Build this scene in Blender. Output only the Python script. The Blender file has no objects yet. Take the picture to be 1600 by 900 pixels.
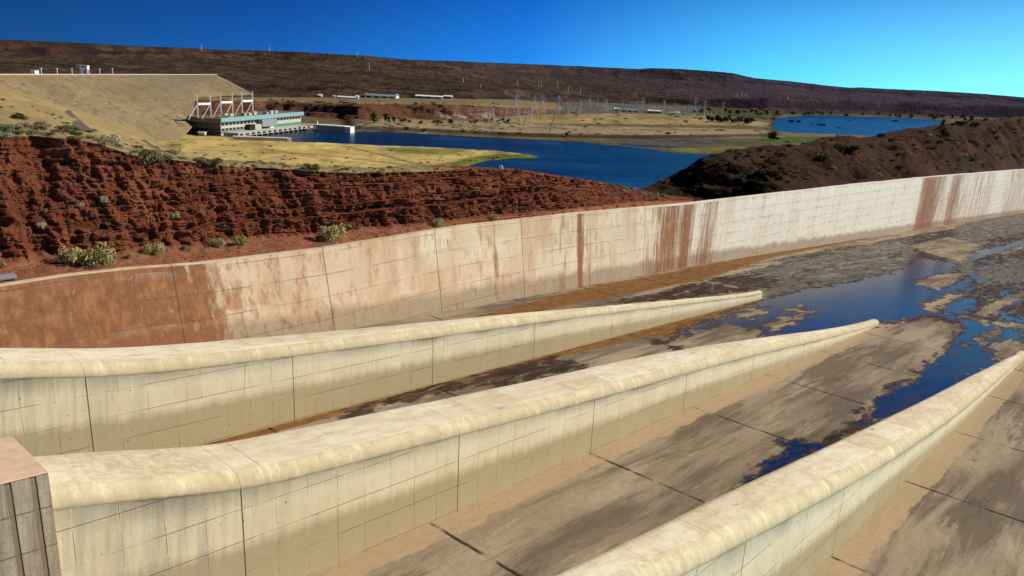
import bpy, math, random
import numpy as np
from mathutils import Vector, Matrix, noise as mn
from mathutils.bvhtree import BVHTree
random.seed(7)
rnd = random.random
def U_(a, b): return a + (b - a) * rnd()
C = bpy.context.scene.collection

# ------------------------------------------------------------------ camera frame
H = 100.0                                   # eye height over the river
F = 1220.0; ROLL = math.radians(3.0); HZ = 108.0
PITCH = math.atan((450 - HZ) * math.cos(ROLL) / F)
cp, sp = math.cos(PITCH), math.sin(PITCH)
FWD = np.array([0, cp, -sp]); UP0 = np.array([0, sp, cp]); R0 = np.array([1.0, 0, 0])
c_, s_ = math.cos(ROLL), math.sin(ROLL)
RI = c_ * R0 + s_ * UP0; UPV = -s_ * R0 + c_ * UP0
EYE = np.array([0, 0, H])
def ray(px, py):
    v = FWD * F + RI * (px - 800) - UPV * (py - 450); return v / np.linalg.norm(v)
def hor(px): return HZ + (px - 800) * math.tan(ROLL)
def at_z(px, py, z):                        # where a sight line meets the level z
    r = ray(px, py); return EYE + r * ((z - H) / r[2])
def at_d(px, py, d):                        # ... a point at horizontal depth d
    r = ray(px, py); return EYE + r * (d / r[1])
# chute frame: u downstream, v across, w above the floor
E1 = ray(1860, 293); V2 = -ray(-600, 35)
NF = np.cross(V2, E1); NF /= np.linalg.norm(NF); NF = NF if NF[2] > 0 else -NF
E2 = np.cross(E1, NF); DF = 30.0
def ch(u, v, w): return EYE + E1 * u + E2 * v + NF * (w - DF)
def to_ch(p):
    q = np.asarray(p) - EYE; return np.stack([q @ E1, q @ E2, q @ NF + DF], -1)
def on_floor(px, py):
    r = ray(px, py); t = -DF / (r @ NF); p = r * t; return float(p @ E1), float(p @ E2)
def on_plane(px, py, v0, k=0.0):            # plane v = v0 - k w
    r = ray(px, py); m = E2 + k * NF; t = (v0 - k * DF) / (r @ m); return EYE + r * t

# ------------------------------------------------------------------ tagging
def tag(o, label=None, cat=None, group=None, kind=None):
    if label: o['label'] = label
    if cat: o['category'] = cat
    if group: o['group'] = group
    if kind: o['kind'] = kind
    return o
def link(name, me, mat=None, parent=None):
    o = bpy.data.objects.new(name, me); C.objects.link(o)
    if mat and me is not None: me.materials.append(mat)
    if parent: o.parent = parent
    return o
def empty(name, loc, rz=0):
    o = bpy.data.objects.new(name, None); C.objects.link(o); o.location = loc; o.rotation_euler = (0, 0, rz); return o
def copy_tree(o, parent=None):
    c = o.copy(); C.objects.link(c)
    if parent: c.parent = parent
    for k in list(o.children): copy_tree(k, c)
    return c

class MB:
    def __init__(s): s.v = []; s.f = []
    def add(s, vs, fs):
        n = len(s.v); s.v += [tuple(x) for x in vs]; s.f += [tuple(i + n for i in f) for f in fs]; return s
    def box(s, x0, x1, y0, y1, z0, z1):
        vs = [(x, y, z) for z in (z0, z1) for y in (y0, y1) for x in (x0, x1)]
        return s.add(vs, [(0, 2, 3, 1), (4, 5, 7, 6), (0, 1, 5, 4), (2, 6, 7, 3), (0, 4, 6, 2), (1, 3, 7, 5)])
    def bar(s, a, b, t):
        a = Vector(a); b = Vector(b); d = (b - a).normalized()
        x = d.orthogonal().normalized() * t / 2; y = d.cross(x).normalized() * t / 2
        vs = [p + i * x + j * y for p in (a, b) for i, j in ((-1, -1), (1, -1), (1, 1), (-1, 1))]
        return s.add(vs, [(0, 1, 2, 3), (7, 6, 5, 4), (0, 4, 5, 1), (1, 5, 6, 2), (2, 6, 7, 3), (3, 7, 4, 0)])
    def cone(s, a, b, r0, r1, n=8):
        a = Vector(a); b = Vector(b); d = (b - a).normalized(); x = d.orthogonal().normalized(); y = d.cross(x)
        vs = [p + r * (math.cos(2 * math.pi * k / n) * x + math.sin(2 * math.pi * k / n) * y) for p, r in ((a, r0), (b, r1)) for k in range(n)]
        return s.add(vs, [(k, (k + 1) % n, n + (k + 1) % n, n + k) for k in range(n)] + [tuple(range(n))[::-1], tuple(range(n, 2 * n))])
    def mesh(s, name, smooth=False):
        me = bpy.data.meshes.new(name); me.from_pydata(s.v, [], s.f); me.update()
        if smooth: me.polygons.foreach_set('use_smooth', [True] * len(me.polygons))
        return me
    def build(s, name, mat, parent=None, smooth=False): return link(name, s.mesh(name, smooth), mat, parent)

def grid_mesh(name, P, mat, attrs=None, smooth=True, flip=False):
    """P: rows x cols x 3"""
    R, K = P.shape[:2]
    i = np.arange(R * K).reshape(R, K)
    q = np.stack([i[:-1, :-1], i[:-1, 1:], i[1:, 1:], i[1:, :-1]], -1).reshape(-1, 4)
    if flip: q = q[:, ::-1]
    me = bpy.data.meshes.new(name)
    me.from_pydata(P.reshape(-1, 3).tolist(), [], q.tolist()); me.update()
    if smooth: me.polygons.foreach_set('use_smooth', [True] * len(me.polygons))
    for k, a in (attrs or {}).items(): set_attr(me, k, a)
    o = link(name, me, mat); return o
def set_attr(me, k, a):
    a = np.asarray(a, dtype=np.float32)
    if a.ndim >= 2 and a.shape[-1] == 3 and a.size == 3 * len(me.vertices):
        at = me.attributes.new(k, 'FLOAT_VECTOR', 'POINT'); at.data.foreach_set('vector', a.reshape(-1))
    else:
        at = me.attributes.new(k, 'FLOAT', 'POINT'); at.data.foreach_set('value', a.reshape(-1))
def bvh(o):
    me = o.data; return BVHTree.FromPolygons([v.co for v in me.vertices], [p.vertices for p in me.polygons])
def hit(px, py, trees):
    r = Vector(ray(px, py)); best = None
    for t in trees:
        h = t.ray_cast(Vector(EYE), r)
        if h[0] is not None and (best is None or h[3] < best[1]): best = (h[0], h[3])
    return best[0] if best else None
def fbm(p, sc, octv=4):
    return mn.fractal(Vector((p[0] / sc, p[1] / sc, p[2] / sc)), 1.0, 2.0, octv)
def ip(x, tab): return float(np.interp(x, [t[0] for t in tab], [t[1] for t in tab]))
def sdist(P, poly):
    """signed distance (positive inside) of points P (n,2) to polygon"""
    poly = np.asarray(poly, float); n = len(poly); d = np.full(len(P), 1e18); ins = np.zeros(len(P), bool)
    for i in range(n):
        a = poly[i]; b = poly[(i + 1) % n]; ab = b - a
        t = np.clip(((P - a) @ ab) / max(ab @ ab, 1e-9), 0, 1)
        d = np.minimum(d, ((P - a - t[:, None] * ab) ** 2).sum(1))
        cond = ((a[1] > P[:, 1]) != (b[1] > P[:, 1]))
        with np.errstate(divide='ignore', invalid='ignore'):
            xi = a[0] + (P[:, 1] - a[1]) / (b[1] - a[1] if b[1] != a[1] else 1e-9) * ab[0]
        ins ^= cond & (P[:, 0] < xi)
    d = np.sqrt(d); return np.where(ins, d, -d)

# ------------------------------------------------------------------ materials
class Mat:
    def __init__(s, name):
        s.m = bpy.data.materials.new(name); s.m.use_nodes = True; s.t = s.m.node_tree; s.n = s.t.nodes; s.n.clear()
        s.out = s.n.new('ShaderNodeOutputMaterial'); s.b = s.n.new('ShaderNodeBsdfPrincipled')
        s.t.links.new(s.b.outputs[0], s.out.inputs[0]); s.b.inputs['Roughness'].default_value = .9
        s.b.inputs['Specular IOR Level'].default_value = .2
    def put(s, sock, v):
        if isinstance(v, bpy.types.NodeSocket): s.t.links.new(v, sock)
        elif isinstance(v, (tuple, list)):
            sock.default_value = tuple(v) + (1,) if (len(v) == 3 and sock.type == 'RGBA') else tuple(v)
        else: sock.default_value = v
    def set(s, **k):
        for a, v in k.items(): s.put(s.b.inputs[a.replace('_', ' ')], v)
        return s
    def attr(s, n, out='Fac'):
        a = s.n.new('ShaderNodeAttribute'); a.attribute_name = n; return a.outputs[out]
    def pos(s): return s.n.new('ShaderNodeNewGeometry').outputs['Position']
    def normal(s): return s.n.new('ShaderNodeNewGeometry').outputs['Normal']
    def obj(s): return s.n.new('ShaderNodeTexCoord').outputs['Object']
    def rand(s): return s.n.new('ShaderNodeObjectInfo').outputs['Random']
    def sep(s, v):
        n = s.n.new('ShaderNodeSeparateXYZ'); s.put(n.inputs[0], v); return n.outputs
    def comb(s, x, y, z):
        n = s.n.new('ShaderNodeCombineXYZ')
        for i, q in enumerate((x, y, z)): s.put(n.inputs[i], q)
        return n.outputs[0]
    def scale(s, v, sc):
        n = s.n.new('ShaderNodeVectorMath'); n.operation = 'MULTIPLY'; s.put(n.inputs[0], v); n.inputs[1].default_value = sc; return n.outputs[0]
    def noise(s, v, sc, det=4, rough=.55, dist=0):
        n = s.n.new('ShaderNodeTexNoise'); s.put(n.inputs['Vector'], v); n.inputs['Scale'].default_value = sc
        n.inputs['Detail'].default_value = det; n.inputs['Roughness'].default_value = rough; n.inputs['Distortion'].default_value = dist
        return n.outputs['Fac']
    def vor(s, v, sc, feat='F1', out='Distance'):
        n = s.n.new('ShaderNodeTexVoronoi'); n.feature = feat; s.put(n.inputs['Vector'], v); n.inputs['Scale'].default_value = sc; return n.outputs[out]
    def math(s, op, a, b=0, c=0, clamp=False):
        n = s.n.new('ShaderNodeMath'); n.operation = op; n.use_clamp = clamp
        s.put(n.inputs[0], a); s.put(n.inputs[1], b); s.put(n.inputs[2], c); return n.outputs[0]
    def rng(s, v, a, b, c=0, d=1):
        n = s.n.new('ShaderNodeMapRange'); s.put(n.inputs[0], v)
        for i, q in enumerate((a, b, c, d)): s.put(n.inputs[i + 1], q)
        return n.outputs[0]
    def mix(s, f, a, b, mode='MIX'):
        n = s.n.new('ShaderNodeMix'); n.data_type = 'RGBA'; n.blend_type = mode
        s.put(n.inputs[0], f); s.put(n.inputs[6], a); s.put(n.inputs[7], b); return n.outputs[2]
    def ramp(s, f, stops):
        n = s.n.new('ShaderNodeValToRGB'); s.put(n.inputs[0], f); e = n.color_ramp.elements
        while len(e) < len(stops): e.new(.5)
        for k, (p, c) in enumerate(stops): e[k].position = p; e[k].color = tuple(c) + (1,)
        return n.outputs[0]
    def lines(s, c, period, width, phase=0.0):
        """1 on lines at phase + k*period"""
        a = s.math('SUBTRACT', c, phase - 500 * period); p = s.math('PINGPONG', a, period / 2)
        return s.rng(p, width * .35, width * .9, 1, 0)
    def bump(s, h, strength=.5, dist=1.0, nrm=None):
        n = s.n.new('ShaderNodeBump'); n.inputs['Strength'].default_value = strength; n.inputs['Distance'].default_value = dist
        s.put(n.inputs['Height'], h)
        if nrm is not None: s.put(n.inputs['Normal'], nrm)
        s.put(s.b.inputs['Normal'], n.outputs[0]); return n.outputs[0]

def plain(name, col, rough=.8, vary=.25, sc=.6, spec=.2):
    m = Mat(name); n = m.noise(m.pos(), sc, 5, .6)
    m.set(Base_Color=m.mix(n, tuple(x * (1 - vary) for x in col), tuple(min(1, x * (1 + vary)) for x in col)), Roughness=rough, Specular_IOR_Level=spec); return m.m

def mat_pier(name, cap_soft=False):
    m = Mat(name); cuv = m.attr('cuv', 'Vector'); u, v, w = m.sep(cuv); u = m.math('ADD', u, m.math('MULTIPLY', w, .088)); capw = m.attr('capw'); cap = m.math('GREATER_THAN', m.math('SUBTRACT', w, capw), -0.02)
    up = m.sep(m.normal())[2]
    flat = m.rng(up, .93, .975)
    n1 = m.noise(cuv, .35, 6, .6); n2 = m.noise(cuv, 2.2, 5, .65); n3 = m.noise(m.scale(cuv, (1.6, 1.6, .12)), 1.0, 5, .6)
    body = m.ramp(n1, [(.25, (.70, .60, .38)), (.55, (.79, .69, .46)), (.8, (.86, .78, .56))])
    # panel to panel differences
    cell = m.comb(m.math('FLOOR', m.math('DIVIDE', m.math('ADD', u, 500.5), 2.2)), m.math('FLOOR', m.math('DIVIDE', w, 2.1)), 0)
    wn = m.n.new('ShaderNodeTexWhiteNoise'); m.put(wn.inputs['Vector'], cell)
    body = m.mix(.20, body, m.mix(wn.outputs['Value'], (.48, .40, .27), (.80, .72, .54)))
    # brown grime below the flood line
    fl = m.math('SUBTRACT', m.math('MULTIPLY', capw, .54), w)
    grime = m.rng(m.math('ADD', fl, m.math('MULTIPLY', m.math('SUBTRACT', n3, .5), 1.1)), -.35, .5)
    body = m.mix(m.math('MULTIPLY', grime, .8), body, m.mix(n2, (.345, .272, .148), (.43, .35, .20)))
    # vertical runs under the cap, light and dark
    st = m.noise(m.scale(cuv, (4.6, 4.6, .11)), 1.0, 5, .75)
    near_cap = m.rng(m.math('SUBTRACT', capw, w), 0, 3.2, 1, 0)
    body = m.mix(m.math('MULTIPLY', m.rng(st, .52, .72), m.math('MULTIPLY', near_cap, .15)), body, (.45, .36, .24))
    body = m.mix(m.math('MULTIPLY', m.math('MULTIPLY', m.rng(m.math('SUBTRACT', capw, w), .05, 2.2, 1, 0), m.rng(u, 20, 34)), .45), body, (.90, .84, .64))
    drip = m.math('MULTIPLY', m.rng(m.noise(m.scale(cuv, (2.6, 2.6, .05)), 1.0, 3, .6), .60, .70), m.rng(m.noise(m.scale(cuv, (.22, .22, .22)), 1.0, 3), .40, .6))
    body = m.mix(m.math('MULTIPLY', drip, .55), body, (.40, .285, .16))
    body = m.mix(m.math('MULTIPLY', m.rng(st, .47, .33), m.math('MULTIPLY', near_cap, .7)), body, (.84, .79, .64))
    # upstream stretch is greyer and streaked
    ups = m.rng(u, 30, 17)
    body = m.mix(m.math('MULTIPLY', ups, m.math('MULTIPLY', m.rng(n3, .42, .62), .55)), body, (.36, .325, .265))
    # top: cream lichen, pink wear
    capc = m.ramp(n1, [(.3, (.55, .45, .27)), (.5, (.655, .55, .35)), (.72, (.76, .66, .445))])
    cb = m.noise(m.scale(cuv, (1.5, .3, .3)), 1.0, 6, .7)
    capc = m.mix(m.math('MULTIPLY', m.rng(cb, .50, .66), .55), capc, (.46, .37, .22))
    capc = m.mix(m.math('MULTIPLY', m.rng(m.noise(cuv, 1.3, 7, .72), .5, .62), .45), capc, (.50, .40, .25))
    capc = m.mix(m.math('MULTIPLY', m.rng(m.noise(cuv, 4.5, 4, .7), .50, .66), .35), capc, (.40, .33, .21))
    capc = m.mix(m.math('MULTIPLY', m.rng(cb, .44, .34), .6), capc, (.86, .79, .58))
    rg = m.math('MULTIPLY', m.rng(m.math('SUBTRACT', w, capw), .80, .10), .95)
    capc = m.mix(m.math('MULTIPLY', rg, m.rng(m.noise(m.scale(cuv, (1.2, .4, .4)), 1.2, 6, .7), .34, .58)), capc, (.50, .405, .245))
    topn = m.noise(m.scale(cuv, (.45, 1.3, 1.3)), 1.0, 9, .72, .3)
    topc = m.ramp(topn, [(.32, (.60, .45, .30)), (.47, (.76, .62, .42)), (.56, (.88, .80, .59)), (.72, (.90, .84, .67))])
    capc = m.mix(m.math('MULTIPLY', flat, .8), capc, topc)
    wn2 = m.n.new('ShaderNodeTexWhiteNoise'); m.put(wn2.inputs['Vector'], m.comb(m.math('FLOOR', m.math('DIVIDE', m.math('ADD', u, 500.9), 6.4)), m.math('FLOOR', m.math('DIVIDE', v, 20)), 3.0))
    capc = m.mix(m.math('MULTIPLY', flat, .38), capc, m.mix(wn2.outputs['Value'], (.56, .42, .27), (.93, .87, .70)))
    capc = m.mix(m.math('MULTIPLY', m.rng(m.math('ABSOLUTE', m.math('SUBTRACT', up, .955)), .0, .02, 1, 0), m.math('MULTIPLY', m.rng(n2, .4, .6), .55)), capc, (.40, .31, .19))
    tj = m.math('MULTIPLY', m.math('MULTIPLY', m.lines(m.math('ADD', u, m.math('MULTIPLY', n2, .1)), 6.4, .07, -.9), flat), m.rng(n1, .4, .55))
    capc = m.mix(m.math('MULTIPLY', tj, .5), capc, (.2, .14, .09))
    rust = m.math('MULTIPLY', m.rng(m.noise(m.scale(cuv, (.4, 1.6, 1)), .7, 5, .7), .64, .70), flat)
    capc = m.mix(m.math('MULTIPLY', rust, .55), capc, (.24, .10, .06))
    col = m.mix(cap, body, capc)
    # construction joints
    j0 = m.lines(u, 17.8, .07, 58.6)
    jn = m.noise(m.scale(cuv, (.25, .25, .25)), 1.0, 2, .5)
    ju = m.math('MULTIPLY', m.lines(u, 2.225, .035, 58.6), m.rng(m.noise(cuv, .8, 2, .5), .38, .6))
    jw = m.math('MULTIPLY', m.lines(w, 2.1, .04, .15), m.rng(jn, .36, .52))
    body_j = m.math('MAXIMUM', m.math('MULTIPLY', ju, .42), m.math('MULTIPLY', jw, .6))
    nocap = m.math('SUBTRACT', 1, cap)
    lip = m.rng(m.math('ABSOLUTE', m.math('SUBTRACT', w, capw)), .03, .11, 1, 0)
    lip = m.math('MULTIPLY', lip, m.rng(m.noise(m.scale(cuv, (.5, .5, .5)), 1.0, 6, .7), .40, .60))
    js = m.math('MAXIMUM', m.math('MULTIPLY', body_j, nocap), m.math('MAXIMUM', m.math('MULTIPLY', j0, m.math('ADD', m.math('MULTIPLY', nocap, .6), .25)), m.math('MULTIPLY', lip, .20)))
    col = m.mix(js, col, (.13, .09, .055))
    pits = m.math('MULTIPLY', m.rng(m.noise(cuv, 3.3, 2, .4), .72, .76), nocap)
    col = m.mix(m.math('MULTIPLY', pits, .7), col, (.12, .10, .08))
    col = m.mix(m.math('MULTIPLY', m.rng(m.noise(cuv, 9, 4, .7), .4, .7), .16), col, m.mix(.5, col, (.2, .15, .1)))
    m.set(Base_Color=col, Roughness=.93)
    hgt = m.math('SUBTRACT', m.math('ADD', m.math('MULTIPLY', n2, .03), m.math('MULTIPLY', m.noise(cuv, 7, 4, .7), .012)), m.math('MULTIPLY', js, .06))
    m.bump(hgt, .7, 1.0); return m.m

def mat_wall():
    m = Mat('retaining_concrete'); cuv = m.attr('cuv', 'Vector'); u, v, w = m.sep(cuv); tw = m.attr('topw'); dn = m.math('SUBTRACT', tw, w)
    rustv = m.attr('rust')
    n1 = m.noise(cuv, .16, 6, .6); n2 = m.noise(cuv, 1.3, 5, .65); st = m.noise(m.scale(cuv, (1.1, 1.1, .06)), 1.0, 5, .65)
    n4 = m.noise(m.scale(cuv, (.3, .3, .05)), 1.0, 4, .6)
    base = m.ramp(n1, [(.28, (.56, .385, .225)), (.5, (.66, .48, .295)), (.72, (.75, .60, .40))])
    cell = m.comb(m.math('FLOOR', m.math('DIVIDE', m.math('ADD', u, 501.6), 6.67)), m.math('FLOOR', m.math('DIVIDE', dn, 2.75)), 0)
    wn = m.n.new('ShaderNodeTexWhiteNoise'); m.put(wn.inputs['Vector'], cell)
    base = m.mix(.30, base, m.mix(wn.outputs['Value'], (.50, .37, .26), (.80, .72, .60)))
    far = m.rng(u, 90, 190)
    base = m.mix(m.math('MULTIPLY', far, .78), base, m.ramp(n2, [(.3, (.74, .675, .53)), (.7, (.92, .89, .78))]))
    # pink-orange staining
    base = m.mix(m.math('MULTIPLY', m.math('MULTIPLY', m.rng(n4, .47, .64), .5), m.rng(u, 140, 215, 1, .2)), base, (.50, .27, .15))
    # heavy rust zones (attribute) broken by vertical runs
    rz = m.rng(m.math('ADD', rustv, m.math('ADD', m.math('MULTIPLY', m.math('SUBTRACT', st, .5), 2.4), m.math('MULTIPLY', m.math('SUBTRACT', n1, .5), .5))), .35, .9)
    rc = m.ramp(m.math('ADD', m.math('MULTIPLY', st, .75), m.math('MULTIPLY', n2, .25)), [(.32, (.115, .034, .012)), (.5, (.235, .076, .025)), (.66, (.38, .165, .065))])
    base = m.mix(m.math('MULTIPLY', rz, .93), base, rc)
    # thin rust runs
    run = m.math('MULTIPLY', m.rng(m.noise(m.scale(cuv, (2.2, 2.2, .03)), 1.0, 2, .5), .66, .72), m.rng(m.noise(m.scale(cuv, (.2, .2, .2)), 1.0, 2), .42, .6))
    base = m.mix(m.math('MULTIPLY', run, .7), base, (.26, .10, .05))
    # damp band over the floor
    damp = m.rng(m.math('ADD', w, m.math('MULTIPLY', m.math('SUBTRACT', n4, .5), 3)), 2.2, 3.4, 1, 0)
    dcol = m.mix(rz, m.mix(n2, (.30, .225, .15), (.39, .30, .20)), (.26, .10, .05))
    base = m.mix(m.math('MULTIPLY', damp, .85), base, dcol)
    gs = m.math('MULTIPLY', m.rng(m.noise(m.scale(cuv, (.8, .8, .04)), 1.3, 3, .5), .68, .74), m.math('MULTIPLY', m.rng(u, 90, 60), m.rng(u, 46, 50)))
    base = m.mix(m.math('MULTIPLY', gs, .6), base, (.33, .31, .28))
    jb = m.lines(u, 20.3, .12, 61.6)
    ju = m.math('MULTIPLY', m.lines(u, 3.38, .05, 61.6), m.rng(m.noise(cuv, .5, 4, .6), .44, .6))
    jw = m.math('MULTIPLY', m.lines(m.math('ADD', dn, m.math('MULTIPLY', m.noise(cuv, .5, 2), .12)), 2.75, .09, .55), m.rng(m.noise(m.scale(cuv, (.16, .16, .35)), 1.0, 5, .7), .40, .56))
    under = m.math('FRACT', m.math('DIVIDE', m.math('ADD', dn, 2.2), 2.75)); ud = m.math('MULTIPLY', m.rng(under, .0, .35, 1, 0), m.rng(m.noise(m.scale(cuv, (.25, .25, .4)), 1.0, 6, .7), .48, .62))
    base = m.mix(m.math('MULTIPLY', ud, .5), base, (.42, .33, .24))
    js = m.math('MAXIMUM', m.math('MULTIPLY', jb, .75), m.math('MAXIMUM', m.math('MULTIPLY', ju, .32), m.math('MULTIPLY', jw, .5)))
    base = m.mix(js, base, (.11, .075, .055))
    base = m.mix(m.math('MULTIPLY', m.rng(m.noise(cuv, 6, 4, .7), .45, .75), .3), base, (.3, .22, .16))
    m.set(Base_Color=base, Roughness=.92)
    m.bump(m.math('SUBTRACT', m.math('MULTIPLY', n2, .08), m.math('MULTIPLY', js, .08)), .6, 1.0); return m.m

def mat_floor():
    m = Mat('spillway_floor_concrete'); cuv = m.attr('cuv', 'Vector'); u, v, w = m.sep(cuv)
    fl = m.scale(cuv, (.22, 1.0, 1.0))
    n0 = m.noise(fl, .17, 5, .6, .3); n1 = m.noise(fl, .42, 7, .62, .5); n2 = m.noise(cuv, 1.4, 6, .65); nf = m.noise(m.scale(cuv, (.4, 1, 1)), 1.1, 6, .7)
    edge = m.math('MULTIPLY', m.math('SUBTRACT', m.noise(m.scale(cuv, (.45, 1, 1)), .55, 7, .66), .5), 2.6)
    base = m.ramp(n0, [(.30, (.225, .172, .118)), (.47, (.315, .243, .165)), (.66, (.42, .335, .232))])
    # grey damp tongues along the flow
    w1 = m.scale(cuv, (.09, .8, 1.0)); q1 = m.noise(w1, .55, 9, .68, .5); q2 = m.noise(m.scale(cuv, (.16, 1.0, 1.0)), .9, 8, .7, .8)
    big = m.noise(m.scale(cuv, (.3, 1, 1)), .11, 4, .55)
    dry2 = m.mix(n2, (.115, .086, .058), (.185, .138, .092))
    base = m.mix(m.math('MULTIPLY', m.rng(m.math('ADD', q1, m.math('MULTIPLY', m.math('SUBTRACT', big, .5), .9)), .44, .60), .88), base, dry2)
    base = m.mix(m.math('MULTIPLY', m.rng(q2, .545, .60), m.math('MULTIPLY', m.rng(q1, .44, .56), .5)), base, (.085, .066, .05))
    base = m.mix(m.math('MULTIPLY', m.rng(m.noise(m.scale(cuv, (.13, 1.0, 1.0)), .8, 8, .68, .6), .60, .645), .6), base, (.47, .355, .225))
    for v_ in (-37.0, -14.4):
        e_ = m.math('ADD', m.math('SUBTRACT', v, v_), m.math('MULTIPLY', m.math('SUBTRACT', m.noise(m.scale(cuv, (.3, 1, 1)), .8, 7, .7), .5), 2.6))
        fz = m.math('MULTIPLY', m.rng(e_, 2.05, 2.25, 1, 0), m.math('GREATER_THAN', m.math('SUBTRACT', v, v_), -.3))
        base = m.mix(m.math('MULTIPLY', fz, .85), base, m.mix(n2, (.40, .285, .165), (.50, .37, .225)))
    base = m.mix(m.math('MULTIPLY', m.rng(n2, .45, .75), .3), base, (.12, .085, .055))
    base = m.mix(m.math('MULTIPLY', m.rng(m.noise(cuv, 3.2, 5, .75), .56, .70), .4), base, (.10, .075, .05))
    def msk(name, k=1.0, lo=-.12, hi=.12):
        return m.rng(m.math('ADD', m.attr(name), m.math('MULTIPLY', edge, k)), lo, hi)
    # joints
    j1 = m.lines(m.math('ADD', u, m.math('MULTIPLY', m.noise(cuv, .6, 4, .7), .35)), 20.4, .26, 58.5); j2 = m.math('MULTIPLY', m.lines(v, 10.9, .10, -46.3), m.rng(u, 120, 160))
    jj = m.math('MULTIPLY', m.math('MAXIMUM', j1, j2), m.rng(m.noise(cuv, .4, 4, .6), .35, .55))
    silt = msk('silt', .8); sc = m.ramp(m.noise(m.scale(cuv, (.22, 1, 1)), .6, 9, .78, 1.4), [(.40, (.016, .012, .010)), (.455, (.05, .040, .032)), (.49, (.14, .128, .092)), (.6, (.21, .19, .14)), (.68, (.31, .26, .19))])
    base = m.mix(m.math('MULTIPLY', silt, .92), base, sc)
    rust = msk('rust', .45); base = m.mix(m.math('MULTIPLY', rust, .9), base, m.ramp(nf, [(.35, (.105, .043, .012)), (.5, (.205, .088, .022)), (.68, (.27, .135, .04))]))
    dark = msk('dark', 1.0); dc = m.ramp(m.noise(m.scale(cuv, (.28, 1, 1)), .75, 9, .74, 1.0), [(.36, (.014, .008, .006)), (.48, (.034, .019, .013)), (.56, (.075, .043, .026)), (.60, (.15, .115, .08)), (.66, (.30, .24, .17)), (.74, (.38, .31, .23))])
    base = m.mix(m.math('MULTIPLY', dark, m.math('SUBTRACT', .95, m.math('MULTIPLY', silt, .80))), base, dc)
    pf = m.math('MULTIPLY', m.rng(m.noise(m.scale(cuv, (.22, 1, 1)), .42, 8, .7, .8), .585, .615), m.math('MULTIPLY', m.math('MAXIMUM', dark, silt), m.rng(u, 120, 180)))
    base = m.mix(m.math('MULTIPLY', pf, .8), base, m.mix(n2, (.23, .175, .12), (.38, .31, .22)))
    base = m.mix(m.math('MULTIPLY', jj, .9), base, (.022, .014, .010))
    # dark fringe and the film of water
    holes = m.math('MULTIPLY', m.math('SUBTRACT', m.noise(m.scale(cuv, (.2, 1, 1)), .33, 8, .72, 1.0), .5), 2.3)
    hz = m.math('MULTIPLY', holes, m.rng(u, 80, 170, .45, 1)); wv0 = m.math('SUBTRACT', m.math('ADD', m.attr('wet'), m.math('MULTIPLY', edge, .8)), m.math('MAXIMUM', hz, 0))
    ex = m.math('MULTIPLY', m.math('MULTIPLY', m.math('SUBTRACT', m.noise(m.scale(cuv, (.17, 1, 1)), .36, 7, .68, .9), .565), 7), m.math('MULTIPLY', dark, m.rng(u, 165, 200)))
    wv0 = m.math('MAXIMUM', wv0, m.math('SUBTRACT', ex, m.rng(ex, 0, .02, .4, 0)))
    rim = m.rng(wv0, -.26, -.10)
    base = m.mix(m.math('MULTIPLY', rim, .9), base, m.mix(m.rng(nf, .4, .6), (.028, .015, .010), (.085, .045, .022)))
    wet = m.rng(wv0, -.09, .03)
    wc = m.mix(m.rng(m.noise(m.scale(cuv, (.3, 1, 1)), .35, 5, .6), .42, .70), (.004, .014, .078), (.018, .030, .085))  # navy in the water colour stands in for reflected sky
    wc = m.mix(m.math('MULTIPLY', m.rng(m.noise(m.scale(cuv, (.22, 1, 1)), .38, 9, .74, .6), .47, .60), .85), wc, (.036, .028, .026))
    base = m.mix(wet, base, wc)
    m.set(Base_Color=base, Roughness=m.mix(wet, m.mix(dark, (.9,) * 3, (.65,) * 3), (.18,) * 3), Specular_IOR_Level=m.mix(wet, (.10,) * 3, (.10,) * 3))
    hh = m.math('ADD', m.math('MULTIPLY', n2, .05), m.math('MULTIPLY', m.noise(cuv, 5, 4, .7), .03))
    hh = m.math('SUBTRACT', hh, m.math('MULTIPLY', jj, .1))
    wv = m.math('MULTIPLY', m.noise(m.scale(cuv, (.7, 1, 1)), 2.5, 3, .5), .02)
    m.bump(m.mix(wet, hh, wv), .55, 1.0); return m.m

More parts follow.
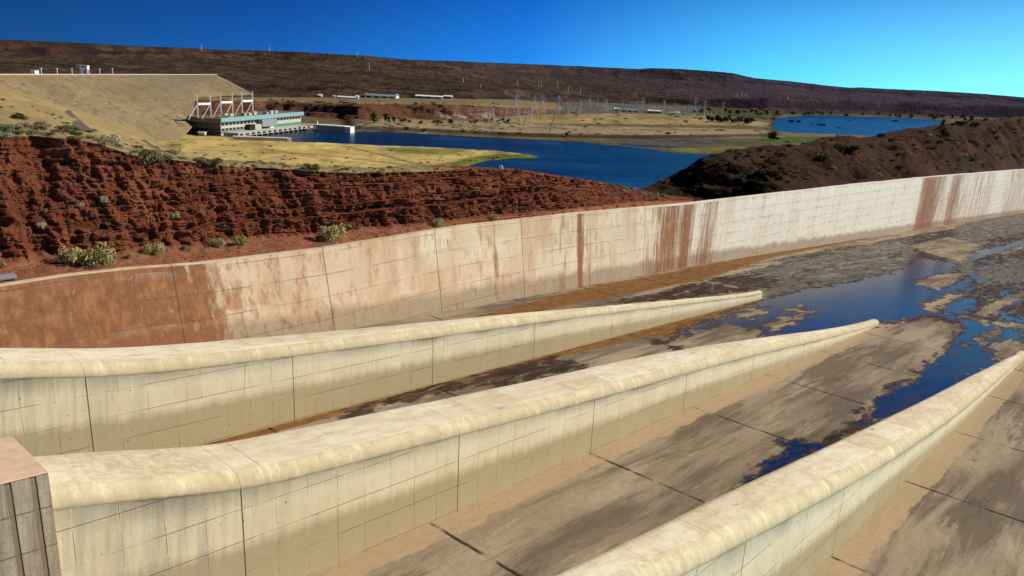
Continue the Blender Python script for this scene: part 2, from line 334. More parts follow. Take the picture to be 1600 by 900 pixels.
def mat_cliff():
    m = Mat('red_sandstone'); cuv = m.attr('cuv', 'Vector'); u, v, w = m.sep(cuv); top = m.attr('top'); bench = m.attr('bench')
    n1 = m.noise(cuv, .22, 6, .62); n2 = m.noise(cuv, 1.2, 7, .68); ns = m.noise(m.scale(cuv, (.05, .3, 1.3)), 1.0, 6, .65)
    nv = m.noise(m.scale(cuv, (.8, .8, .07)), 1.0, 5, .6)
    c = m.ramp(n1, [(.3, (.115, .033, .018)), (.5, (.19, .057, .028)), (.7, (.275, .095, .045))])
    c = m.mix(m.math('MULTIPLY', m.rng(ns, .44, .36), .55), c, (.065, .024, .014))
    c = m.mix(m.math('MULTIPLY', m.rng(ns, .58, .70), .4), c, (.34, .16, .09))
    c = m.mix(m.math('MULTIPLY', m.rng(nv, .44, .34), .4), c, (.09, .032, .02))
    c = m.mix(m.math('MULTIPLY', m.rng(n2, .5, .34), .5), c, (.075, .027, .016))
    # earth of the bench
    b = m.ramp(n2, [(.3, (.24, .085, .045)), (.5, (.31, .125, .068)), (.72, (.40, .19, .115))])
    b = m.mix(m.math('MULTIPLY', m.rng(m.noise(cuv, .5, 5, .6), .46, .62), .45), b, (.15, .05, .028))
    c = m.mix(bench, c, b)
    g = m.ramp(m.noise(cuv, .6, 6, .7), [(.35, (.19, .14, .075)), (.52, (.33, .245, .11)), (.7, (.42, .32, .155))])
    c = m.mix(m.rng(m.math('ADD', top, m.math('MULTIPLY', m.math('SUBTRACT', m.noise(cuv, .35, 5, .65), .5), 1.1)), .42, .58), c, g)
    m.set(Base_Color=c, Roughness=.97, Specular_IOR_Level=.08)
    h = m.math('ADD', m.math('MULTIPLY', n2, .9), m.math('ADD', m.math('MULTIPLY', ns, .55), m.math('MULTIPLY', m.noise(cuv, 5, 5, .7), .25)))
    m.bump(h, .9, .55); return m.m

def mat_hill_near():
    m = Mat('dark_scrub_hill'); p = m.pos(); lf = m.rng(m.sep(p)[0], 95, 60)
    n1 = m.noise(p, .035, 6, .62); n2 = m.noise(p, .35, 7, .7); n3 = m.noise(p, 1.3, 5, .7)
    c = m.ramp(n1, [(.3, (.028, .013, .009)), (.5, (.058, .023, .014)), (.68, (.105, .041, .024))])
    c = m.mix(m.math('MULTIPLY', m.rng(n2, .5, .6), .75), c, (.052, .038, .02))
    c = m.mix(m.math('MULTIPLY', m.rng(n2, .43, .33), .75), c, (.028, .016, .011))
    sp_ = m.math('MULTIPLY', m.rng(n3, .62, .70), m.rng(n1, .35, .6)); c = m.mix(m.math('MULTIPLY', sp_, .6), c, (.21, .155, .085))
    c = m.mix(m.math('MULTIPLY', m.rng(m.noise(p, .08, 5, .65), .57, .66), .6), c, (.075, .062, .024))
    c = m.mix(m.math('MULTIPLY', lf, m.math('MULTIPLY', m.rng(n2, .38, .56), .8)), c, (.024, .020, .011))  # dark scrub tone on the left nose, with its shade painted in
    m.set(Base_Color=c, Roughness=.97, Specular_IOR_Level=.08)
    m.bump(m.math('ADD', m.math('MULTIPLY', n2, 1.5), m.math('MULTIPLY', n3, .6)), 1.0, 1.3); return m.m

def mat_plateau():
    m = Mat('far_plateau_scrub'); p = m.pos(); steep = m.attr('steep'); far = m.attr('haze')
    n1 = m.noise(m.scale(p, (1, .5, 1)), .004, 6, .62); n2 = m.noise(m.scale(p, (1, .35, 1)), .03, 7, .7); n3 = m.noise(m.scale(p, (.6, .6, 4)), .012, 5, .6)
    nb = m.noise(m.scale(p, (.22, 1, 1)), .012, 7, .68); n5 = m.noise(p, .085, 5, .7)
    c = m.ramp(n1, [(.3, (.055, .034, .021)), (.5, (.092, .056, .033)), (.7, (.145, .092, .052))])
    c = m.mix(m.math('MULTIPLY', m.rng(nb, .50, .58), .75), c, (.034, .021, .016))
    c = m.mix(m.math('MULTIPLY', m.rng(nb, .42, .34), .5), c, (.165, .115, .062))
    c = m.mix(m.math('MULTIPLY', m.rng(n2, .50, .60), .75), c, (.030, .022, .014))
    c = m.mix(m.math('MULTIPLY', m.rng(n2, .42, .32), .6), c, (.165, .082, .048))
    c = m.mix(m.math('MULTIPLY', m.rng(n5, .54, .64), .6), c, (.022, .020, .013))
    c = m.mix(m.math('MULTIPLY', m.rng(m.noise(p, .009, 5, .6), .58, .66), .5), c, (.115, .092, .043))
    sc = m.ramp(n3, [(.35, (.024, .015, .016)), (.5, (.048, .025, .022)), (.68, (.10, .042, .03))])
    c = m.mix(m.rng(m.math('ADD', steep, m.math('MULTIPLY', m.math('SUBTRACT', n2, .5), .9)), .35, .6), c, sc)  # escarpment shade painted as dark colour on the steep parts
    blue = m.math('MULTIPLY', far, .68); c = m.mix(blue, c, (.042, .046, .092))  # distance haze mixed into the colour as blue
    c = m.mix(m.math('MULTIPLY', m.rng(m.math('ADD', steep, m.math('MULTIPLY', m.math('SUBTRACT', m.noise(m.scale(p, (.5, .5, 2)), .02, 6, .7), .5), 1.1)), .38, .62), m.math('MULTIPLY', far, .8)), c, m.mix(n2, (.012, .011, .024), (.045, .028, .036)))  # scarp shade painted once more over the haze
    c = m.mix(m.math('MULTIPLY', m.rng(m.noise(m.scale(p, (.25, .6, 1)), .018, 7, .7), .54, .60), .55), c, (.026, .020, .022))
    c = m.mix(m.math('MULTIPLY', m.attr('rimgreen'), .7), c, (.035, .042, .022))
    m.set(Base_Color=c, Roughness=1, Specular_IOR_Level=.03)
    m.bump(m.math('ADD', m.math('MULTIPLY', n2, 16), m.math('MULTIPLY', n3, 9)), 1.0, 1.2); return m.m

def mat_valley():
    m = Mat('valley_grassland'); p = m.pos()
    col = m.n.new('ShaderNodeAttribute'); col.attribute_name = 'zone'; c = col.outputs['Color']
    n1 = m.noise(m.scale(p, (1, .5, 1)), .018, 7, .68); n2 = m.noise(m.scale(p, (1, .6, 1)), .09, 6, .7); n3 = m.noise(m.scale(p, (1, .28, 1)), .05, 6, .65)
    k = m.ramp(n1, [(.32, (.55, .55, .55)), (.46, (.92, .93, .9)), (.6, (1.15, 1.12, 1.05)), (.7, (1.35, 1.3, 1.2))])
    c = m.mix(1, c, k, 'MULTIPLY')
    c = m.mix(m.math('MULTIPLY', m.rng(n2, .54, .64), .65), c, m.mix(1, c, (.40, .43, .32), 'MULTIPLY'))
    c = m.mix(m.math('MULTIPLY', m.rng(n3, .46, .36), .7), c, m.mix(1, c, (1.4, 1.25, .95), 'MULTIPLY'))
    c = m.mix(m.math('MULTIPLY', m.rng(m.noise(m.scale(p, (.5, 1, 1)), .035, 7, .72), .52, .60), .55), c, m.mix(1, c, (.48, .55, .40), 'MULTIPLY'))
    bank = m.attr('bank'); c = m.mix(m.math('MULTIPLY', bank, .85), c, (.032, .022, .014))  # dark paint for the far bank's shaded face
    m.set(Base_Color=c, Roughness=1, Specular_IOR_Level=.05); m.bump(m.math('MULTIPLY', n2, 2.2), .6, 1.0); return m.m

def mat_dam():
    m = Mat('dam_rockfill'); p = m.pos(); z = m.sep(p)[2]
    n1 = m.noise(p, .012, 6, .6); n2 = m.noise(p, .14, 6, .7); n3 = m.noise(m.scale(p, (.3, .3, 1.5)), .05, 5, .6)
    c = m.ramp(n1, [(.32, (.20, .148, .088)), (.52, (.265, .198, .112)), (.7, (.335, .252, .142))])
    c = m.mix(m.math('MULTIPLY', m.rng(n2, .48, .60), .55), c, (.115, .09, .055))
    c = m.mix(m.math('MULTIPLY', m.rng(m.noise(m.scale(p, (.12, 1, .12)), .12, 6, .7), .52, .62), .35), c, (.34, .25, .14))
    c = m.mix(m.math('MULTIPLY', m.rng(m.noise(p, .5, 4, .7), .56, .68), .5), c, (.10, .075, .05))
    c = m.mix(m.math('MULTIPLY', m.rng(n3, .56, .66), .4), c, (.30, .215, .11))
    c = m.mix(m.rng(m.math('ABSOLUTE', m.math('SUBTRACT', z, 37)), .5, 1.1, .45, 0), c, (.30, .225, .13))
    g = m.attr('grey'); c = m.mix(m.math('MULTIPLY', g, .7), c, (.135, .115, .085))
    gr = m.attr('grass'); c = m.mix(m.math('MULTIPLY', gr, .8), c, m.mix(n2, (.30, .215, .085), (.42, .31, .13)))
    m.set(Base_Color=c, Roughness=1, Specular_IOR_Level=.05); m.bump(m.math('MULTIPLY', n2, 1.2), .7, 1.0); return m.m

def mat_slope():
    m = Mat('dry_grass_slope'); p = m.pos()
    n1 = m.noise(p, .03, 7, .65); n2 = m.noise(p, .25, 6, .7)
    c = m.ramp(n1, [(.3, (.22, .16, .08)), (.5, (.345, .25, .115)), (.7, (.45, .335, .155))])
    c = m.mix(m.math('MULTIPLY', m.rng(n2, .52, .66), .55), c, (.125, .10, .058))
    c = m.mix(m.math('MULTIPLY', m.rng(n2, .42, .32), .4), c, (.45, .33, .16))
    m.set(Base_Color=c, Roughness=1, Specular_IOR_Level=.05); m.bump(n2, .8, 1.0); return m.m

def mat_bluff():
    m = Mat('red_bluff_rock'); p = m.pos(); z = m.sep(p)[2]
    n1 = m.noise(p, .015, 6, .62); n2 = m.noise(m.scale(p, (.5, .5, 2)), .1, 6, .7); n3 = m.noise(m.scale(p, (.1, .1, 1)), .2, 5, .6)
    c = m.ramp(n1, [(.3, (.075, .032, .021)), (.5, (.135, .056, .033)), (.7, (.21, .105, .06))])
    c = m.mix(m.math('MULTIPLY', m.rng(n3, .46, .36), .8), c, (.03, .018, .014))
    c = m.mix(m.math('MULTIPLY', m.rng(n2, .52, .62), .7), c, (.10, .085, .04))
    g = m.attr('top'); c = m.mix(m.rng(m.math('ADD', g, m.math('MULTIPLY', m.math('SUBTRACT', n2, .5), .9)), .4, .6), c, m.mix(n2, (.15, .115, .06), (.29, .215, .11)))
    pa = m.attr('pale'); c = m.mix(m.math('MULTIPLY', pa, m.rng(n2, .48, .56)), c, (.42, .37, .32))
    m.set(Base_Color=c, Roughness=1, Specular_IOR_Level=.05); m.bump(m.math('MULTIPLY', n2, 3), .9, 1.0); return m.m

def mat_water(name, deep, lite, sc=1.0):
    m = Mat(name); p = m.pos()
    n1 = m.noise(m.scale(p, (.6, .25, 1)), .02 * sc, 5, .6); n2 = m.noise(m.scale(p, (.5, 1.0, 1)), .25 * sc, 4, .6); n3 = m.noise(m.scale(p, (.22, .9, 1)), .012 * sc, 6, .65, .6)
    c = m.mix(m.rng(n1, .35, .68), deep, lite)
    c = m.mix(m.math('MULTIPLY', m.rng(n3, .52, .64), .6), c, tuple(min(1, x * 2.0 + .008) for x in lite))
    m.set(Base_Color=c, Roughness=.28, Specular_IOR_Level=.16, IOR=1.33)
    m.bump(m.math('ADD', n2, m.math('MULTIPLY', m.noise(p, 1.1 * sc, 3, .6), .35)), .45, 1.0); return m.m

def mat_leaf(name, a, b, c3):
    m = Mat(name); n = m.noise(m.obj(), 2.6, 4, .6); r = m.rand()
    c = m.ramp(m.math('ADD', m.math('MULTIPLY', n, .75), m.math('MULTIPLY', r, .25)), [(.3, a), (.52, b), (.75, c3)])
    m.set(Base_Color=c, Roughness=.95, Specular_IOR_Level=.08); return m.m

M = {}
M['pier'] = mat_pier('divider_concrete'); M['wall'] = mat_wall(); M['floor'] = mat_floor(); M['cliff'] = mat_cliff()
M['hillnear'] = mat_hill_near(); M['plateau'] = mat_plateau(); M['valley'] = mat_valley(); M['dam'] = mat_dam(); M['slope'] = mat_slope(); M['bluff'] = mat_bluff()
M['river'] = mat_water('river_water', (.0008, .015, .038), (.002, .040, .100)); M['lagoon'] = mat_water('lagoon_water', (.0018, .044, .125), (.003, .062, .17), .8)
M['yshrub'] = mat_leaf('yellow_green_leaves', (.26, .205, .085), (.50, .43, .18), (.68, .60, .29))
M['pshrub'] = mat_leaf('pale_leaves', (.26, .23, .13), (.48, .43, .25), (.66, .60, .38))
M['gshrub'] = mat_leaf('grey_green_leaves', (.11, .095, .05), (.23, .195, .105), (.36, .31, .17))
M['dshrub'] = mat_leaf('dark_leaves', (.022, .022, .010), (.05, .045, .02), (.095, .075, .032))
M['oshrub'] = mat_leaf('olive_leaves', (.04, .05, .012), (.10, .105, .03), (.17, .16, .055))
M['tree'] = mat_leaf('tree_leaves', (.008, .020, .008), (.022, .045, .015), (.05, .085, .028))
M['ltree'] = mat_leaf('light_tree_leaves', (.03, .05, .01), (.075, .11, .022), (.15, .18, .045))
M['wood'] = plain('bark', (.07, .05, .035)); M['white'] = plain('white_paint', (.86, .86, .84), .6, .08, .3)
M['cream'] = plain('cream_wall', (.52, .48, .41), .8, .12, .3); M['grey'] = plain('grey_steel', (.30, .31, .32), .5, .15, .4)
M['lattice'] = plain('galvanised_steel', (.56, .58, .60), .5, .12, .4); M['dark'] = plain('dark_opening', (.018, .02, .024), .6, .2)
M['endwall'] = plain('shaded_end_panel', (.13, .12, .10), .8, .3, .3); M['turq'] = plain('turquoise_panel', (.25, .42, .44), .6, .1, .2); M['turq2'] = plain('turquoise_spandrel', (.10, .27, .26), .6, .1, .2)  # end panel colour darkened to carry the shade of its unlit side
M['green'] = plain('green_panel', (.06, .26, .17), .6, .15, .2); M['conc'] = plain('pale_concrete', (.48, .45, .38), .9, .15, .3)
M['brownroof'] = plain('brown_roof', (.19, .16, .11), .9, .2, .2); M['win'] = plain('window_glass', (.02, .035, .05), .2, .2, .2, .5)
M['blueroof'] = plain('blue_metal_roof', (.22, .30, .40), .5, .12, .2); M['redroof'] = plain('red_roof', (.30, .07, .04), .8, .15, .3)
M['boulder'] = plain('white_boulder', (.46, .41, .36), .95, .25, 1.2); M['redrock'] = plain('red_boulder', (.17, .06, .032), .95, .35, 1.2)
M['yellow'] = plain('yellow_paint', (.60, .47, .18), .7, .1, .3); M['pinkc'] = plain('pink_concrete', (.70, .49, .335), .9, .34, 1.4)

# ------------------------------------------------------------------ spillway: floor
W0 = -83.0; K = 0.1
WT = [(-160, 466), (0, 447), (100, 431), (200, 420), (310, 412), (505, 388), (720, 353), (900, 333), (1070, 318), (1200, 303), (1310, 290), (1450, 276), (1600, 264), (1700, 257), (1760, 253)]
wtp = [to_ch(on_plane(px, py, W0 - .2, K)) for px, py in WT]
def topw(u): return float(np.interp(u, [p[0] for p in wtp], [p[2] for p in wtp]))
WB = [(40, -80.2), (60, -80.5), (80, -81.2), (118, -82.3), (174, -84.4), (196, -84.6), (275, -84.8), (400, -85.6), (700, -86.0), (1100, -86.5)]
def wallv(u): return ip(u, WB)

us = np.concatenate([np.arange(-15, 60, .8), np.arange(60, 200, .55), np.arange(200, 330, 1.2), np.arange(330, 1000, 5)])
vs = np.concatenate([np.arange(-84, -12, .5), np.arange(-12, 40, 1.2)])
UU, VV = np.meshgrid(us, vs, indexing='ij')
VVx = np.where(VV < -78, VV, VV)
for i, uu in enumerate(us):                   # snap the left rim under the wall
    VVx[i, 0] = min(VV[i, 0], wallv(uu) - .6)
FP = EYE + UU[..., None] * E1 + VVx[..., None] * E2 - DF * NF
cuv = np.stack([UU, VVx, np.zeros_like(UU)], -1)
Q = np.stack([UU.ravel(), VVx.ravel()], -1)
def Za(x, y): return on_floor(1120 + x / 3.3333, 320 + y / 3.3333)
def Zb(x, y): return on_floor(860 + x / 2.162, 540 + y / 2.162)
def Zc(x, y): return on_floor(480 + x / 3.3333, 450 + y / 3.3333)
def Zd(x, y): return on_floor(900 + x / 3.3333, 380 + y / 3.3333)
def mask(add, sub=(), sc=2.5):
    a = np.full(len(Q), -9.0); S = np.array([.35, 1.0])
    for p in add: a = np.maximum(a, sdist(Q * S, np.array(p) * S))
    for p in sub: a = np.minimum(a, -sdist(Q * S, np.array(p) * S))
    return np.clip(a / sc, -1, 1)
dry = [[Zd(*q) for q in ((490, 505), (640, 450), (790, 412), (900, 430), (1030, 478), (900, 520), (650, 568))],
       [Zd(*q) for q in ((780, 380), (900, 340), (1010, 338), (1000, 365), (880, 405))],
       [Zd(*q) for q in ((920, 428), (1080, 380), (1180, 382), (1150, 425), (1050, 455))],
       [Zd(*q) for q in ((1085, 347), (1170, 325), (1230, 360), (1180, 382))],
       [Za(*q) for q in ((1010, 410), (1140, 365), (1290, 355), (1200, 430), (1150, 445))],
       [Za(*q) for q in ((1000, 215), (1200, 168), (1380, 210), (1290, 300), (1130, 262))],
       [Za(*q) for q in ((1330, 700), (1420, 655), (1490, 650), (1460, 690), (1390, 750))],
       [Za(*q) for q in ((1480, 250), (1600, 200), (1600, 225), (1490, 262))],
       [Za(*q) for q in ((1340, 570), (1420, 515), (1600, 450), (1600, 480), (1400, 575))],
       [Za(*q) for q in ((1060, 530), (1200, 460), (1300, 470), (1180, 530), (1110, 550))]]
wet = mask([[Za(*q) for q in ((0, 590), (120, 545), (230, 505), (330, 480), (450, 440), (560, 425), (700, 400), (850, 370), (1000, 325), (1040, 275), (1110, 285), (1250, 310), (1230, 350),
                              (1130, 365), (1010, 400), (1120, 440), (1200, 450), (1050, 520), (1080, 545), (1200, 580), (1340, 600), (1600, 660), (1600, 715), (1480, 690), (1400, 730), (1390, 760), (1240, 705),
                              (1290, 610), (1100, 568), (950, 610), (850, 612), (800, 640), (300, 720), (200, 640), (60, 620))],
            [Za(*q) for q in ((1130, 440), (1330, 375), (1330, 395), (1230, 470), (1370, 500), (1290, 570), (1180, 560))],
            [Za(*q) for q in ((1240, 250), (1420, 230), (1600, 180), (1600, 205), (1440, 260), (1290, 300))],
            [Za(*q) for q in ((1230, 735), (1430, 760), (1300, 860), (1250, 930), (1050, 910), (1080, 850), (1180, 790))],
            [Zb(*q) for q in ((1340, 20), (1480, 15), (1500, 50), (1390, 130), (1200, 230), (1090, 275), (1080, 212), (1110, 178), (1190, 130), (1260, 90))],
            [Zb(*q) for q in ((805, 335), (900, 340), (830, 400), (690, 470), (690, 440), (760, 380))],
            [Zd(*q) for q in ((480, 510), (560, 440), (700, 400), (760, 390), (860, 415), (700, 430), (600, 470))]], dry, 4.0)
dark = mask([[Zc(*q) for q in ((60, 690), (300, 605), (700, 495), (1200, 372), (1300, 350), (1430, 420), (1410, 445), (1250, 455), (1230, 490), (1100, 492), (950, 520), (740, 530), (560, 588), (400, 625), (200, 690))],
             [Zd(*q) for q in ((60, 335), (250, 290), (430, 255), (640, 198), (850, 235), (1050, 160), (1110, 190), (900, 250), (600, 285), (300, 310))],
             [Zd(*q) for q in ((380, 490), (480, 510), (640, 570), (900, 520), (1040, 480), (1000, 520), (700, 590), (400, 640), (220, 670), (240, 640), (520, 560))],
             [Zd(*q) for q in ((0, 620), (120, 668), (60, 690), (-40, 680))], [(152, -74), (165, -52), (188, -36), (235, -22), (420, 10), (900, -40), (900, -80), (300, -79)],
             [Za(*q) for q in ((1180, 175), (1300, 120), (1500, 95), (1620, 60), (1620, 200), (1420, 265), (1310, 300), (1200, 350), (1180, 330), (1300, 290))],
             [Za(*q) for q in ((1230, 420), (1350, 385), (1500, 410), (1620, 470), (1620, 620), (1450, 610), (1330, 590), (1200, 560), (1290, 520))],
             [Za(*q) for q in ((850, 615), (950, 600), (1080, 560), (1300, 605), (1280, 640), (1100, 590), (900, 625))],
             [Za(*q) for q in ((1280, 620), (1500, 650), (1330, 760), (1230, 700))],
             [Zb(*q) for q in ((1085, 200), (1095, 270), (900, 360), (860, 345), (940, 300), (1050, 240))],
             [Zb(*q) for q in ((805, 330), (900, 350), (820, 410), (660, 475), (720, 400))],
             [Za(*q) for q in ((300, 290), (600, 230), (900, 190), (1100, 180), (980, 220), (700, 270), (450, 320))]], dry, 2.2)
silt = mask([[Za(*q) for q in ((180, 345), (450, 290), (700, 225), (980, 180), (1040, 250), (980, 335), (800, 378), (560, 425), (420, 455), (260, 505), (220, 460), (340, 390))],
             [Za(*q) for q in ((1250, 110), (1620, 20), (1620, 140), (1400, 180), (1330, 330), (1620, 280), (1620, 400), (1400, 420), (1200, 300))]], dry[5:6], 3.0)
strip = [Zd(*q) for q in ((-700, 430), (0, 245), (140, 215), (450, 158), (740, 100), (1100, 25), (1280, -15), (1700, -95), (1500, -20), (1000, 80), (860, 128), (640, 195), (320, 255), (0, 315), (-700, 470))]
rust = mask([strip, [Zd(*q) for q in ((-900, 780), (0, 548), (300, 462), (960, 288), (930, 320), (700, 395), (520, 490), (350, 485), (0, 572), (-900, 800))]], (), 2.0)
# narrow orange edge along the foot of the first divider
rust = np.maximum(rust, np.clip(1.0 - np.abs(Q[:, 1] + 58.2) / .75, -1, 1) * (Q[:, 0] > 25) * (Q[:, 0] < 149) * 1.0 + -1.0 * ((Q[:, 0] <= 25) | (Q[:, 0] >= 149)))
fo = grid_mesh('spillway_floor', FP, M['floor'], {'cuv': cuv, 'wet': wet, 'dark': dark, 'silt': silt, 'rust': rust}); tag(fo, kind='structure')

# ------------------------------------------------------------------ spillway: dividers
def cap_table(v0, pts):
    q = [(float(q[0]), float(q[2])) for q in (to_ch(on_plane(x, y, v0)) for x, y in pts)]
    uu = np.arange(-20, 170, 1.0); y = np.interp(uu, [a for a, b in q], [b for a, b in q])
    d0 = (q[1][1] - q[0][1]) / (q[1][0] - q[0][0]); y = np.where(uu < q[0][0], q[0][1] + (uu - q[0][0]) * d0, y); y2 = y.copy()
    for i, u in enumerate(uu):
        sg = 1.6 + 5.5 * min(1, max(0, (u - 24) / 14)); k = np.exp(-((uu - u) / sg) ** 2 / 2); a_ = np.polyfit(uu - u, y, 1, w=np.sqrt(k)); y2[i] = a_[1]
    return list(zip(uu.tolist(), y2.tolist()))
def divider(name, label, v0, pts, far, u0, u1):
    tab = cap_table(v0, pts); fu = []; fw = []
    for px, py in far:                          # width of the top from its far edge
        r = ray(px, py); u = 40.0; w_ = 3.0
        for _ in range(80):
            h_ = ip(u, tab) + min(.98, w_ * .34) - .05; t = (h_ - DF) / (r @ NF); q = r * t; u = .5 * u + .5 * float(q @ E1); w_ = min(6, max(1.0, v0 - float(q @ E2) + .15))
        fu.append(u); fw.append(w_)
    co = np.polyfit(fu, fw, 2 if len(far) < 5 else 3); wid = [(u, float(min(5.2, max(1.25, np.polyval(co, min(max(u, min(fu)), max(fu))))))) for u in range(-20, 170)]
    ulist = np.concatenate([np.arange(u0, u1 - 1.2, .7), [u1 - 1.2]])
    rows = []; cu = []; cw = []
    def section(u, w_, cb, r, shrink=1.0):
        prof = []
        vc = v0 - w_ / 2; hw = w_ / 2 * shrink; rr = min(r, hw * .98)
        nb = 7; base = -.6
        for k in range(nb): prof.append((vc + hw - .015, base + (cb - base) * k / (nb - 1)))
        prof.append((vc + hw, cb + .02))
        for k in range(1, 9):
            a = math.radians(78) * k / 8; prof.append((vc + hw - rr * (1 - math.cos(a)), cb + rr * math.sin(a)))
        prof.append((vc + hw - rr * .86, cb + rr * .992))
        flat_l = vc - hw + rr * .7; flat_r = vc + hw - rr * .86
        for k in range(1, 6): prof.append((flat_r + (flat_l - flat_r) * k / 6, cb + rr + .05 * math.sin(math.pi * k / 6)))
        for k in range(0, 7):
            a = math.pi / 2 * k / 6; prof.append((flat_l - rr * .7 * math.sin(a), cb + rr - rr * .7 * (1 - math.cos(a))))
        prof.append((vc - hw + .05, cb + rr * .3 - .02))
        prof.append((vc - hw + .05, base))
        return prof
    for u in ulist:
        w_ = ip(u, wid); cb = max(ip(u, tab), .25); r = min(.98, w_ * .34)
        P = section(u, w_, cb, r)
        rows.append([ch(u, v + .03 * mn.noise((u * .3, v, w * .3)), w + (.02 * mn.noise((u * .25, v * .5, 3)) if w > cb else 0)) for v, w in P]); cu.append([(u, v, w) for v, w in P]); cw.append([cb] * len(P))
    for k in range(1, 8):                       # rounded nose
        a = math.pi / 2 * k / 7.2; u = u1 - 1.2 + 1.2 * math.sin(a); w_ = ip(u1 - 1.2, wid); cb = max(ip(u1 - 1.2, tab), .25)
        sh = max(math.cos(a), .12); P = section(u, w_, cb, min(.98, w_ * .34), sh)
        rows.append([ch(u, v, w) for v, w in P]); cu.append([(u, v, w) for v, w in P]); cw.append([cb] * len(P))
    o = grid_mesh(name, np.array(rows), M['pier'], {'cuv': np.array(cu), 'capw': np.array(cw)})
    tag(o, label, 'divider wall', 'concrete divider walls in the spillway chute'); return o
divider('divider_wall', 'long cream concrete divider wall nearest the tall retaining wall, orange stain at its foot', -58.7,
        [(-80, 598), (0, 592), (192, 588), (330, 575), (480, 554), (686, 527), (880, 499), (1000, 484), (1188, 461)], [(0, 541), (180, 543), (330, 531), (480, 518), (700, 500), (900, 482), (1050, 468), (1180, 456)], -8, 148.2)
divider('divider_wall', 'middle concrete divider wall running from the grooved block to a rounded tip by blue puddle', -37.0,
        [(60, 800), (85, 795), (390, 765), (550, 725), (711, 683), (930, 625), (1140, 565), (1290, 530), (1372, 508)], [(65, 708), (330, 690), (480, 655), (700, 608), (1000, 556), (1200, 525), (1360, 499)], 11.9, 150.0)
divider('divider_wall', 'broad concrete divider wall in the lower right corner with pale worn top', -14.4,
        [(1000, 930), (1128, 872), (1180, 838), (1310, 770), (1400, 716), (1498, 648), (1570, 586), (1600, 558)], [(862, 897), (1000, 826), (1114, 783), (1272, 702), (1364, 660), (1503, 593), (1590, 552)], 4, 152.0)

# grooved block at the head of the middle divider
pr = to_ch(on_plane(75, 738, -36.4)); ub, wb = float(pr[0]), float(pr[2])
blk = empty('concrete_block', ch(ub, -38.6, 0)); Binv = Matrix.Translation(-blk.location)
def chm(name, vs_, fs, mat, parent, cu=None, cw=0.0, smooth=False):
    loc = np.array(parent.location) if parent else np.zeros(3)
    me = bpy.data.meshes.new(name); me.from_pydata([tuple(ch(*q) - loc) for q in vs_], [], fs); me.update()
    set_attr(me, 'cuv', np.array(vs_)); set_attr(me, 'capw', np.full(len(vs_), cw)); return link(name, me, mat, parent)
def chbox(u0, u1, v0, v1, w0, w1):
    vs_ = [(u, v, w) for w in (w0, w1) for v in (v0, v1) for u in (u0, u1)]
    return vs_, [(0, 2, 3, 1), (4, 5, 7, 6), (0, 1, 5, 4), (2, 6, 7, 3), (0, 4, 6, 2), (1, 3, 7, 5)]
def mat_block():
    m = Mat('block_concrete'); cuv_ = m.attr('cuv', 'Vector'); u, v, w = m.sep(cuv_); u = m.math('ADD', u, m.math('MULTIPLY', m.math('SUBTRACT', w, wb), .088))
    st = m.noise(m.scale(cuv_, (2.0, 2.0, .12)), 1.0, 6, .7); n2 = m.noise(cuv_, 2, 6, .7)
    c = m.ramp(st, [(.3, (.27, .215, .15)), (.5, (.42, .35, .255)), (.7, (.58, .49, .36))])
    c = m.mix(m.math('MULTIPLY', m.rng(n2, .5, .7), .4), c, (.20, .16, .12))
    c = m.mix(m.math('MULTIPLY', m.lines(w, 2.0, .05, .3), .7), c, (.07, .05, .04))
    gv = m.math('MAXIMUM', m.rng(m.math('ABSOLUTE', m.math('SUBTRACT', u, ub - .64)), .10, .2, 1, 0), m.rng(m.math('ABSOLUTE', m.math('SUBTRACT', u, ub - 1.64)), .10, .2, 1, 0))
    c = m.mix(m.math('MULTIPLY', gv, .75), c, (.22, .15, .085))  # shade of the two recesses painted as brown stripes
    c = m.mix(m.math('MULTIPLY', m.rng(m.noise(m.scale(cuv_, (3, 3, .2)), 1.0, 5, .7), .53, .65), .5), c, (.20, .145, .095))
    m.set(Base_Color=c, Roughness=.95); m.bump(m.math('ADD', m.math('MULTIPLY', n2, .05), m.math('MULTIPLY', m.noise(cuv_, 8, 4, .7), .02)), .6, 1.0); return m.m
M['block'] = mat_block()
# body with two vertical recesses on the chute side
prof = [(ub - 12, -36.4)]; g = ub - 2.62
prof = [(ub - 12, -41.2), (ub, -41.2), (ub, -36.4), (ub - .50, -36.4), (ub - .53, -36.44), (ub - .75, -36.44), (ub - .78, -36.4), (ub - 1.5, -36.4), (ub - 1.53, -36.44), (ub - 1.75, -36.44), (ub - 1.78, -36.4), (ub - 12, -36.4)]
n = len(prof); vv = [(u + .088 * (wb - w), v, w) for w in (-1, wb - .03) for u, v in prof]
chm('body', vv, [(k, (k + 1) % n, n + (k + 1) % n, n + k) for k in range(n)] + [tuple(range(n))[::-1], tuple(range(n, 2 * n))], M['block'], blk)
vv, ff = chbox(ub - 12, ub + .02, -41.25, -36.36, wb - .026, wb + .05); ts = chm('top_slab', vv, ff, M['pinkc'], blk); bv = ts.modifiers.new('bevel', 'BEVEL'); bv.width = .035; bv.segments = 2
tag(blk, 'tall grey streaked concrete block with pink top at lower left corner', 'concrete block')

